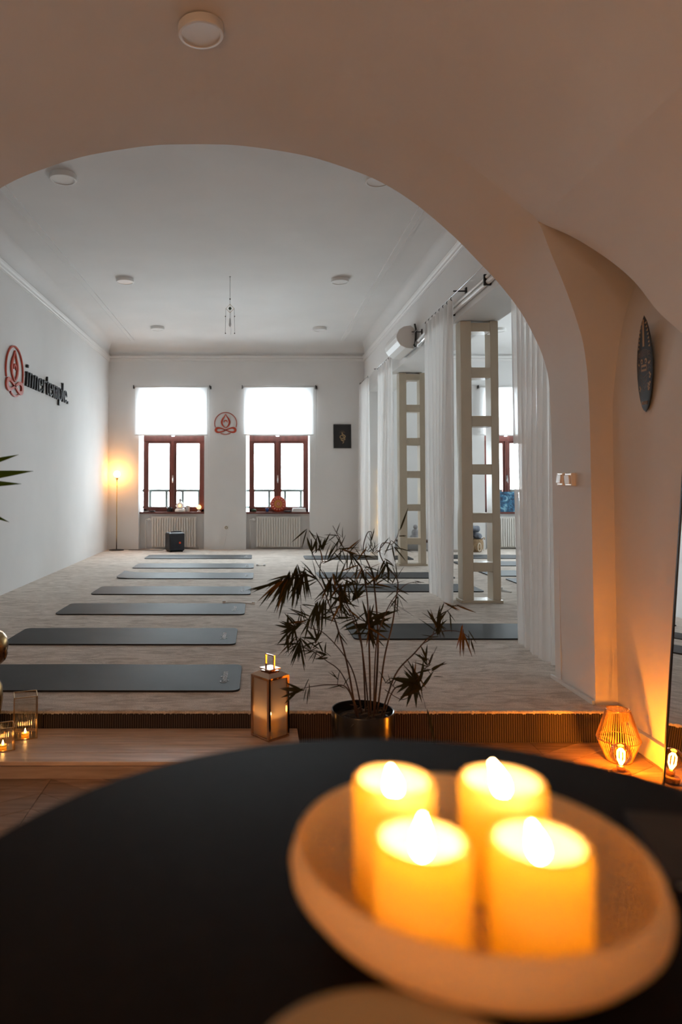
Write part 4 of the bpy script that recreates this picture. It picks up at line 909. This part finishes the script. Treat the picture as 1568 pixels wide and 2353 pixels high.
for s_ in (-1, 1): MB().ball((s_*0.098, -0.01, 0.49), 0.03, 10, 8, 0.35, 0.5, 1.3).build('ear', 'gold_statue', hd, True)
MB().ball((0, -0.10, 0.49), 0.018, 10, 8, 0.8, 1.0, 1.5).build('nose', 'gold_statue', hd, True)

# --- leaves: shared meshes
def leaf_mesh(w_, droop, fold, m, n=7):
    b = MB(); rows = []
    for i in range(n+1):
        u = i/n; ww = w_*(math.sin(PI*min(1, u*0.98+0.02)**0.75)**0.9)*0.5 if 0 < u < 1 else 0.0008; z = -droop*u*u
        rows.append([(u, -ww, z+fold*ww), (u, 0, z), (u, ww, z+fold*ww)])
    b.grid(rows); return b.mesh('leaf', m, True)
LEAF = {k: [leaf_mesh(w_, d_, 0.35, m_) for d_ in (0.02, 0.14, 0.28)] for k, (w_, m_) in {'n': (0.072, 'leaf_dark'), 'w': (0.145, 'leaf_dark'), 'b': (0.080, 'leaf_brown')}.items()}
def put_leaf(parent, me, p, d, length, roll):
    d = Vector(d).normalized(); up = Vector((0, -0.75, 0.66)); up = Matrix.Rotation(roll, 3, d) @ up
    yv = up.cross(d); yv = yv.normalized() if yv.length > 1e-3 else d.orthogonal().normalized(); zv = d.cross(yv)
    M = Matrix((d, yv, zv)).transposed().to_4x4()
    o = bpy.data.objects.new('leaf', me); C.objects.link(o); o.parent = parent; o.matrix_basis = Matrix.Translation(Vector(p)) @ M @ Matrix.Diagonal((length, length, length, 1)); return o
# --- potted bamboo-like plant before the step
PX, PY = 0.552, 3.62
plant = thing('potted_plant', 'dark slender leaved potted plant with drooping canes standing before the step', 'plant', (PX, PY, ZL))
MB().lathe([(0, 0), (0.150, 0), (0.156, 0.004), (0.160, 0.26), (0.158, 0.266), (0.154, 0.264), (0.150, 0.225), (0, 0.225)], 56).build('pot', 'pot_black', plant, 'auto')
MB().lathe([(0, 0.236), (0.06, 0.234), (0.12, 0.226), (0.151, 0.220)], 32).build('soil', 'soil', plant, True)
DRY = [leaf_mesh(0.15, 0.1, 0.3, 'dry_leaf'), leaf_mesh(0.10, -0.1, 0.3, 'dry_leaf')]
rnd = random.Random(21)
for k in range(34):
    a = rnd.uniform(0, 2*PI); r_ = rnd.uniform(0.02, 0.125); put_leaf(plant, DRY[k % 2], (r_*math.cos(a), r_*math.sin(a), 0.238+rnd.uniform(0, 0.012)), (math.cos(a*1.7+k), math.sin(a*1.7+k), rnd.uniform(-0.05, 0.15)), rnd.uniform(0.05, 0.09), rnd.uniform(-1, 1)).name = 'dry_leaf'
def sk_(a, b_, y=0.0): return Vector((a*0.0008036-0.6128, y, 1.1675-ZL-b_*0.0008036))
# canes, drawn in the plant's own sketch units, with a sideways depth drift
CANES = [
 ([(720, 1300), (665, 1060), (605, 830), (545, 660), (490, 530), (420, 470), (320, 465), (230, 500)], -0.10, 0.0052),
 ([(765, 1300), (715, 1130), (640, 990), (520, 865), (440, 840), (380, 800)], 0.10, 0.0042),
 ([(735, 1300), (660, 1190), (560, 1150), (430, 1150), (335, 1160)], -0.14, 0.0040),
 ([(785, 1300), (768, 1000), (740, 820), (680, 690), (590, 570), (520, 480), (455, 360), (440, 255)], 0.06, 0.0048),
 ([(812, 1300), (806, 1000), (800, 780), (790, 600), (760, 440), (690, 350), (640, 300), (605, 225), (570, 160)], -0.04, 0.0050),
 ([(838, 1300), (862, 1000), (862, 800), (848, 600), (830, 470), (790, 370), (775, 300), (800, 215), (828, 205), (828, 260)], 0.02, 0.0056),
 ([(858, 1300), (905, 1020), (960, 800), (985, 650), (1000, 520), (930, 430), (890, 350), (905, 285), (950, 280), (975, 290), (1010, 240), (1025, 190)], 0.08, 0.0046),
 ([(872, 1310), (970, 1110), (1090, 970), (1190, 860), (1280, 825), (1380, 832), (1440, 880)], -0.06, 0.0046),
 ([(880, 1320), (950, 1200), (1030, 1150), (1075, 1120), (1130, 1040), (1165, 960), (1190, 890)], -0.16, 0.0038),
 ([(750, 1300), (640, 1130), (540, 1050), (440, 990), (380, 960)], 0.14, 0.0036),
 ([(800, 1300), (775, 1100), (745, 900), (690, 740), (620, 620), (560, 520)], -0.08, 0.0042),
 ([(826, 1300), (835, 1080), (850, 860), (905, 690), (960, 590), (1020, 520), (1100, 505)], -0.12, 0.0040),
 ([(1190, 865), (1212, 800), (1225, 760), (1285, 700), (1350, 658), (1400, 675)], -0.06, 0.0026),
 ([(905, 1210), (1000, 1250), (1070, 1190), (1105, 1210), (1112, 1260)], -0.18, 0.0022),
]
cane_pts = []; cane_obj = []
for ci, (pts, dy, r_) in enumerate(CANES):
    n = len(pts); P = []
    for i, (a, b_) in enumerate(pts):
        f = i/(n-1); P.append(sk_(a, b_, dy*(f**0.8) if ci != 12 else dy))
        if i == 0 and ci < 12: P[0].z = 0.225; P[0].y = dy*0.25
    Q = smooth_path(P, 7); m_ = len(Q); b = MB(); b.tube(Q, [r_*(1-0.72*i/m_) for i in range(m_)], 7)
    cane_pts.append(Q); cane_obj.append(b)
CL_ = [ # cluster centre, leaves, mean direction (deg), spread, length (m), kind
 (440, 250, 4, -70, 150, 0.11, 'n'), (505, 335, 6, 75, 75, 0.10, 'w'), (548, 400, 5, 60, 60, 0.12, 'n'), (380, 468, 9, -105, 60, 0.17, 'n'), (330, 466, 9, -100, 45, 0.19, 'n'), (280, 480, 9, -110, 50, 0.19, 'n'), (232, 500, 8, 215, 60, 0.16, 'n'), (430, 475, 6, 150, 140, 0.12, 'n'),
 (455, 640, 9, -97, 34, 0.17, 'n'), (375, 690, 5, -60, 120, 0.08, 'n'), (395, 805, 9, 200, 110, 0.13, 'n'), (300, 860, 9, 190, 200, 0.10, 'w'), (370, 955, 8, -100, 60, 0.15, 'n'), (340, 900, 6, 220, 90, 0.13, 'n'), (480, 930, 6, 120, 160, 0.09, 'w'), (520, 1005, 5, 150, 140, 0.08, 'w'), (445, 1000, 6, 200, 120, 0.09, 'n'),
 (335, 1160, 5, 185, 75, 0.115, 'w'), (400, 1155, 3, -105, 40, 0.08, 'n'), (600, 1130, 4, 130, 140, 0.07, 'n'), (800, 775, 13, 90, 360, 0.125, 'w'), (840, 770, 8, -60, 200, 0.13, 'w'), (720, 640, 8, 110, 170, 0.11, 'w'), (745, 545, 8, 90, 220, 0.11, 'n'), (850, 520, 7, 60, 180, 0.11, 'n'), (690, 345, 8, -40, 200, 0.11, 'n'), (640, 300, 7, 20, 260, 0.10, 'n'), (605, 228, 4, 160, 220, 0.08, 'n'),
 (760, 440, 9, -60, 240, 0.12, 'n'), (560, 520, 9, -95, 90, 0.14, 'n'), (620, 620, 7, -80, 120, 0.13, 'n'), (660, 480, 7, -95, 70, 0.16, 'n'), (590, 570, 6, 60, 120, 0.14, 'n'), (826, 262, 5, 90, 70, 0.065, 'n'), (800, 330, 6, 30, 220, 0.07, 'n'), (850, 345, 5, 60, 160, 0.07, 'n'), (935, 435, 6, -70, 110, 0.09, 'w'), (1000, 510, 7, 60, 200, 0.085, 'n'), (965, 590, 5, -80, 140, 0.09, 'n'), (1095, 505, 3, -10, 40, 0.05, 'b'),
 (972, 295, 5, -70, 130, 0.11, 'n'), (1022, 195, 1, 79, 4, 0.165, 'n'), (1010, 240, 2, 5, 30, 0.06, 'n'), (990, 690, 4, -40, 60, 0.08, 'b'), (1215, 790, 7, 95, 100, 0.11, 'w'), (1290, 700, 6, -70, 150, 0.10, 'n'), (1350, 660, 2, -25, 20, 0.10, 'b'), (1380, 832, 5, -92, 30, 0.135, 'b'), (1440, 880, 3, -75, 45, 0.09, 'b'), (1270, 830, 4, -50, 60, 0.07, 'b'), (1190, 870, 3, 190, 40, 0.07, 'n'),
 (1140, 985, 8, 110, 190, 0.085, 'w'), (1165, 1075, 3, 10, 60, 0.06, 'n'), (1075, 1125, 11, 130, 150, 0.135, 'w'), (1075, 1130, 6, -95, 95, 0.13, 'w'), (905, 1160, 4, 80, 120, 0.07, 'n'), (1112, 1260, 1, -88, 2, 0.17, 'n'), (560, 700, 5, 140, 160, 0.07, 'b'), (480, 740, 5, 10, 60, 0.10, 'n'), (690, 750, 6, 170, 80, 0.12, 'n'), (600, 830, 4, -80, 80, 0.09, 'b'),
]
rnd = random.Random(4); jobs = []
for (a, b_, n, ang, spread, ln, kind) in CL_:
    n = round(n*1.45) if n > 2 else n
    p = sk_(a, b_); best = None
    for ci, Q in enumerate(cane_pts):
        for qi in range(len(Q)//5, len(Q)):
            q = Q[qi]; d2 = (q.x-p.x)**2+(q.z-p.z)**2
            if best is None or d2 < best[0]: best = (d2, ci, q)
    d2, ci, q = best; c0 = Vector((p.x, q.y+rnd.uniform(-0.03, 0.03), p.z))
    if d2 > 1e-4: cane_obj[ci].tube(smooth_path([q, q.lerp(c0, 0.5)+Vector((0, 0, 0.012)), c0], 4), [0.0018]*9, 5)
    tw = (c0-q) if (c0-q).length > 0.03 else Vector((math.cos(math.radians(ang)), 0, math.sin(math.radians(ang)))); tw.normalize()
    for k in range(n):
        an = math.radians(ang+(spread*((k+0.5)/n-0.5) if n > 1 else 0)+rnd.uniform(-9, 9)); d = Vector((math.cos(an), rnd.uniform(-0.45, 0.45), math.sin(an)))
        me_k = 'b' if (kind != 'b' and rnd.random() < 0.10) else kind
        jobs.append((ci, LEAF[me_k][rnd.choice((0, 0, 1, 1, 2)) if math.sin(an) > -0.6 else 0], c0+tw*(rnd.uniform(-0.055, 0.012) if n > 2 else 0.0)+Vector((rnd.uniform(-.006, .006), rnd.uniform(-.02, .02), rnd.uniform(-.006, .006))), d, ln*rnd.uniform(0.72, 1.12), rnd.uniform(-0.9, 0.9)))
cane_o = [b.build('cane', 'stem_brown', plant, True) for b in cane_obj]
LIMIT = 296; order = sorted(range(len(jobs)), key=lambda i: -jobs[i][4]); keep = set(order[:LIMIT])
extra = MB()
for i, (ci, me, p, d, ln, roll) in enumerate(jobs):
    if i in keep: put_leaf(cane_o[ci], me, p, d, ln, roll)
    else:
        o = put_leaf(plant, me, p, d, ln, roll); base = len(extra.v); Mx = o.matrix_basis
        extra.v += [tuple(Mx @ v.co) for v in me.vertices]; extra.f += [tuple(base+j for j in pl.vertices) for pl in me.polygons]; bpy.data.objects.remove(o)
if extra.v: o = extra.build('small_leaves', 'leaf_dark', plant, True); o['kind'] = 'stuff'

# --- leafy plant at the left edge
t = thing('leafy_plant', 'green leafy potted plant whose leaf tips reach in from the left edge', 'plant', (-1.46, 3.0, ZL))
MB().lathe([(0, 0), (0.12, 0), (0.15, 0.28), (0.154, 0.29), (0.145, 0.29), (0.14, 0.25), (0, 0.25)], 36).build('pot', 'white_ceramic', t, 'auto')
MB().lathe([(0, 0.262), (0.10, 0.258), (0.141, 0.252)], 24).build('soil', 'soil', t, True)
MB().tube(smooth_path([(0, 0, 0.25), (0.015, 0.01, 0.7), (0.0, 0.0, 1.2), (0.01, 0, 1.40)], 8), [0.02]*25, 9).build('cane', 'stem_brown', t, True)
GLF = [leaf_mesh(0.115, 0.03, 0.35, 'leaf_green', 10), leaf_mesh(0.105, 0.12, 0.35, 'leaf_green', 10)]
ctr = Vector((0.0, 0, 1.41))
for tip in ((0.437, 0.0, 1.543), (0.405, 0.02, 1.535), (0.50, 0.0, 1.472), (0.448, 0.0, 1.416), (0.396, 0.0, 1.251)):
    v = Vector(tip)-ctr; o = put_leaf(t, GLF[0], ctr, v+Vector((0, 0, 0.012)), v.length, 0.25)
rnd = random.Random(9)
for k in range(18):
    a = rnd.uniform(0.45*PI, 1.55*PI); e_ = rnd.uniform(-0.2, 1.1); ln = rnd.uniform(0.28, 0.4); put_leaf(t, GLF[1], ctr+Vector((0, 0, rnd.uniform(-0.12, 0.05))), (math.cos(a)*math.cos(e_), math.sin(a)*math.cos(e_), math.sin(e_)), ln, rnd.uniform(-0.4, 0.4))

# --- things on the sills
ZSI = 0.725
t = thing('seated_statue', 'small white seated statue holding a glowing light on the left window sill', 'statue', (-1.49, 13.83, ZSI))
MB().lathe([(0, 0), (0.10, 0), (0.105, 0.02), (0.098, 0.05), (0.08, 0.07), (0.06, 0.075), (0, 0.075)], 24).build('folded_legs', 'white_ceramic', t, True)
MB().lathe([(0.055, 0.07), (0.062, 0.10), (0.066, 0.14), (0.062, 0.17), (0.035, 0.19), (0.02, 0.20), (0.02, 0.21)], 20).build('torso', 'white_ceramic', t, True)
for s_ in (-1, 1): MB().tube([(s_*0.055, 0, 0.17), (s_*0.075, -0.01, 0.12), (s_*0.045, -0.06, 0.085), (0.0, -0.075, 0.09)], [0.018, 0.017, 0.014, 0.012], 8).build('arm', 'white_ceramic', t, True)
MB().ball((0, -0.004, 0.232), 0.030, 14, 10, 0.9, 0.95, 1.15).build('head', 'grey_stone', t, True); MB().ball((0, 0, 0.272), 0.013, 10, 8).build('topknot', 'grey_stone', t, True)
MB().ball((0, -0.07, 0.125), 0.024, 12, 8).build('tealight', 'sill_glow', t, True)
t = thing('mandala_disc', 'round orange patterned mandala disc standing on the right window sill', 'decoration', (0.455, 13.84, ZSI))
MB().lathe([(0, 0), (0.155, 0), (0.157, 0.006), (0.155, 0.014), (0, 0.014)], 48).build('disc', 'red_orange', t, True, (0, 0.0, 0.157), (PI/2, 0, 0))
PK = mat('mandala_pink', (0.72, 0.30, 0.22), 0.5); YL = mat('mandala_ochre', (0.55, 0.22, 0.04), 0.5)
fnm = lambda u, v, d: (u, -0.014-d, 0.157+v)
for k in range(14): a = 2*PI*k/14; MB().prism([(0.085*math.cos(a), 0.085*math.sin(a)), (0.118*math.cos(a-0.11), 0.118*math.sin(a-0.11)), (0.138*math.cos(a), 0.138*math.sin(a)), (0.118*math.cos(a+0.11), 0.118*math.sin(a+0.11))], fnm, 0, 0.0015).build('petal', 'mandala_pink', t)
MB().ribbon(arc(0, 0, 0.06, 0.06, 0, 356, 48), 0.02, fnm, 0, 0.0015, True).build('ring', 'mandala_ochre', t); MB().ribbon(arc(0, 0, 0.022, 0.022, 0, 350, 24), 0.008, fnm, 0, 0.0018, True).build('ring', 'mandala_pink', t)
o = MB().lathe([(0, 0), (0.04, 0), (0.065, 0.012), (0.068, 0.016), (0.04, 0.008), (0, 0.006)], 20).build('incense_dish', 'white_ceramic', None, True, (-2.17, 13.82, ZSI)); tag(o, 'small pale dish at the left end of the left window sill', 'dish')
o = MB().lathe([(0, 0), (0.05, 0), (0.058, 0.012), (0.05, 0.022), (0, 0.02)], 20).build('black_dish', 'black_metal', None, True, (-2.03, 13.80, ZSI)); tag(o, 'flat black dish on the left window sill', 'dish')
o = MB().lathe([(0, 0), (0.05, 0), (0.055, 0.005), (0.055, 0.085), (0.05, 0.09), (0.046, 0.085), (0.046, 0.01), (0, 0.01)], 24).build('dark_jar', 'black_metal', None, True, (-1.70, 13.83, ZSI)); tag(o, 'dark candle jar beside the seated statue on the sill', 'jar')
o = MB().lathe([(0, 0), (0.035, 0), (0.04, 0.006), (0.038, 0.10), (0.048, 0.105), (0.048, 0.125), (0, 0.13)], 20).build('white_jar', 'white_ceramic', None, True, (-1.345, 13.86, ZSI)); tag(o, 'white lidded jar right of the seated statue on the sill', 'jar')
t = thing('egg_light', 'glowing egg shaped lamp on a pale foot at the right end of the left sill', 'lamp', (-1.12, 13.83, ZSI))
MB().lathe([(0, 0), (0.04, 0), (0.035, 0.012), (0.015, 0.025), (0.02, 0.05), (0.045, 0.06)], 20).build('foot', 'white_ceramic', t, True); MB().ball((0, 0, 0.095), 0.045, 14, 10, 1, 1, 0.95).build('globe', 'sill_glow', t, True)
o = MB().ball((0, 0, 0.03), 0.035, 12, 8, 1.6, 1, 0.85).build('moss_bowl', 'green_moss', None, True, (-0.03, 13.82, ZSI)); tag(o, 'small dark green ornament at the left end of the right sill', 'ornament')
o = MB().lathe([(0, 0), (0.026, 0), (0.033, 0.06), (0.035, 0.07), (0.03, 0.07), (0.024, 0.008), (0, 0.008)], 20).build('blue_glass', 'blue_glass', None, True, (0.235, 13.83, ZSI)); tag(o, 'small blue glass on the right window sill', 'glass')
o = MB().lathe([(0, 0), (0.06, 0), (0.075, 0.02), (0.07, 0.024), (0.05, 0.01), (0, 0.01)], 20).build('dark_saucer', 'dark_bracket', None, True, (0.635, 13.80, ZSI)); tag(o, 'dark saucer between mandala disc and books on the right sill', 'dish')
for k, lb in enumerate(('white book at the bottom of the small stack on the right sill', 'white book at the top of the small stack on the right sill')):
    t = thing('book', lb, 'book', (0.865, 13.82, ZSI+0.037*k), 0.05*k, 'white books on the right sill'); w_ = 0.14-0.012*k
    MB().box(-w_, w_, -0.055, 0.055, 0.0, 0.004).box(-w_, w_, -0.055, 0.055, 0.032, 0.036).build('cover', 'paper', t); MB().box(-w_+0.003, w_-0.003, -0.052, 0.052, 0.004, 0.032).build('pages', 'white_ceramic', t)
t = thing('blue_canvas', 'blue marbled canvas leaning on the side room window sill', 'painting', (5.04, 13.80, ZSI)); t.rotation_euler = (math.radians(-4), 0, 0)
MB().box(-0.19, 0.19, 0.0, 0.02, 0.0, 0.40).build('canvas', 'blue_paint', t, bevel=0.003); MB().box(-0.18, 0.18, 0.02, 0.03, 0.01, 0.39).build('stretcher', 'dark_wood', t)

# --- side room: basket of blankets, low bench with a statue
t = thing('wicker_basket', 'patterned wicker basket in the side room holding grey blankets', 'basket', (4.10, 13.20, 0.0))
MB().lathe([(0, 0), (0.16, 0), (0.20, 0.08), (0.205, 0.16), (0.19, 0.235), (0.195, 0.245), (0.185, 0.245), (0.18, 0.16), (0.15, 0.02), (0, 0.02)], 28).build('weave', 'wicker', t, True)
for k in range(8): a = 2*PI*(k+0.5)/8; MB().ribbon(arc(0, 0.10, 0.035, 0.075, 0, 350, 16), 0.008, lambda u, v, d, a=a: ((0.203+d)*math.cos(a+u/0.2), (0.203+d)*math.sin(a+u/0.2), v), -0.003, 0.004, True).build('band', 'wicker_pale', t)
for s_ in (-1, 1): MB().tube(smooth_path([(s_*0.19-0.04, -0.05, 0.23), (s_*0.20, -0.08, 0.27), (s_*0.19+0.03, -0.04, 0.23)], 4), 0.008, 6).build('handle', 'wicker', t, True)
for k, (dx, dy, dz, rz, lb) in enumerate([(-0.08, 0.0, 0.305, 1.45, 'grey rolled blanket lying across the left of the basket'), (0.075, 0.0, 0.305, 1.6, 'grey rolled blanket standing out on the right of the basket'), (0.0, 0.0, 0.430, 0.2, 'grey rolled blanket on top of the basket pile')]):
    b = MB(); P = [[(-0.13+0.26*i/10, (0.062+0.006*math.sin(k+i*2))*math.cos(2*PI*j/14), (0.058+0.006*math.sin(j*3+i))*math.sin(2*PI*j/14)) for j in range(14)] for i in range(11)]; b.grid(P, close_v=True); b.f.append(tuple(range(14))); b.f.append(tuple(range(140, 154))[::-1])
    o = b.build('rolled_blanket', 'blanket_grey', None, True, (4.10+dx, 13.20+dy, dz), (0.0, [0.05, -0.05, 0.04][k], rz)); tag(o, lb, 'blanket', 'blankets in the basket')
t = thing('low_bench', 'low dark wooden bench by the back wall of the side room', 'bench', (3.15, 13.42, 0.0))
MB().box(-0.42, 0.42, -0.15, 0.15, 0.16, 0.20).build('seat_board', 'dark_wood', t, bevel=0.004)
for s_ in (-1, 1): MB().box(s_*0.36-0.03, s_*0.36+0.03, -0.13, 0.13, 0, 0.16).build('leg', 'dark_wood', t)
t = thing('stone_figure', 'small grey seated stone figure on the low bench of the side room', 'statue', (3.08, 13.42, 0.20))
MB().lathe([(0, 0), (0.11, 0), (0.115, 0.04), (0.09, 0.09), (0.07, 0.10), (0.075, 0.15), (0.06, 0.19), (0.03, 0.21)], 20).build('body', 'grey_stone', t, True); MB().ball((0, 0, 0.25), 0.045, 12, 8).build('head', 'grey_stone', t, True)
o = MB().box(-0.05, 0.05, -0.04, 0.04, 0, 0.10).build('red_box', 'red_cloth', None, False, (3.40, 13.42, 0.20), bevel=0.006); tag(o, 'small dark red box on the right of the low bench', 'box')

# --- unseen globe lamp added behind the viewpoint as warm fill for the vault
emis('lamp_bulb', (1.0, 0.50, 0.20), 98)
t = thing('globe_lamp', 'floor lamp with a glowing white globe in the rear of the vaulted room', 'floor lamp', (-1.9, -1.6, ZL))
MB().lathe([(0, 0), (0.15, 0), (0.15, 0.015), (0.02, 0.03), (0, 0.03)], 32).build('base', 'black_metal', t, 'auto'); MB().tube([(0, 0, 0.02), (0, 0, 1.42)], 0.012, 10).build('pole', 'black_metal', t, True)
MB().ball((0, 0, 1.53), 0.125, 20, 14).build('globe', 'lamp_bulb', t, True)
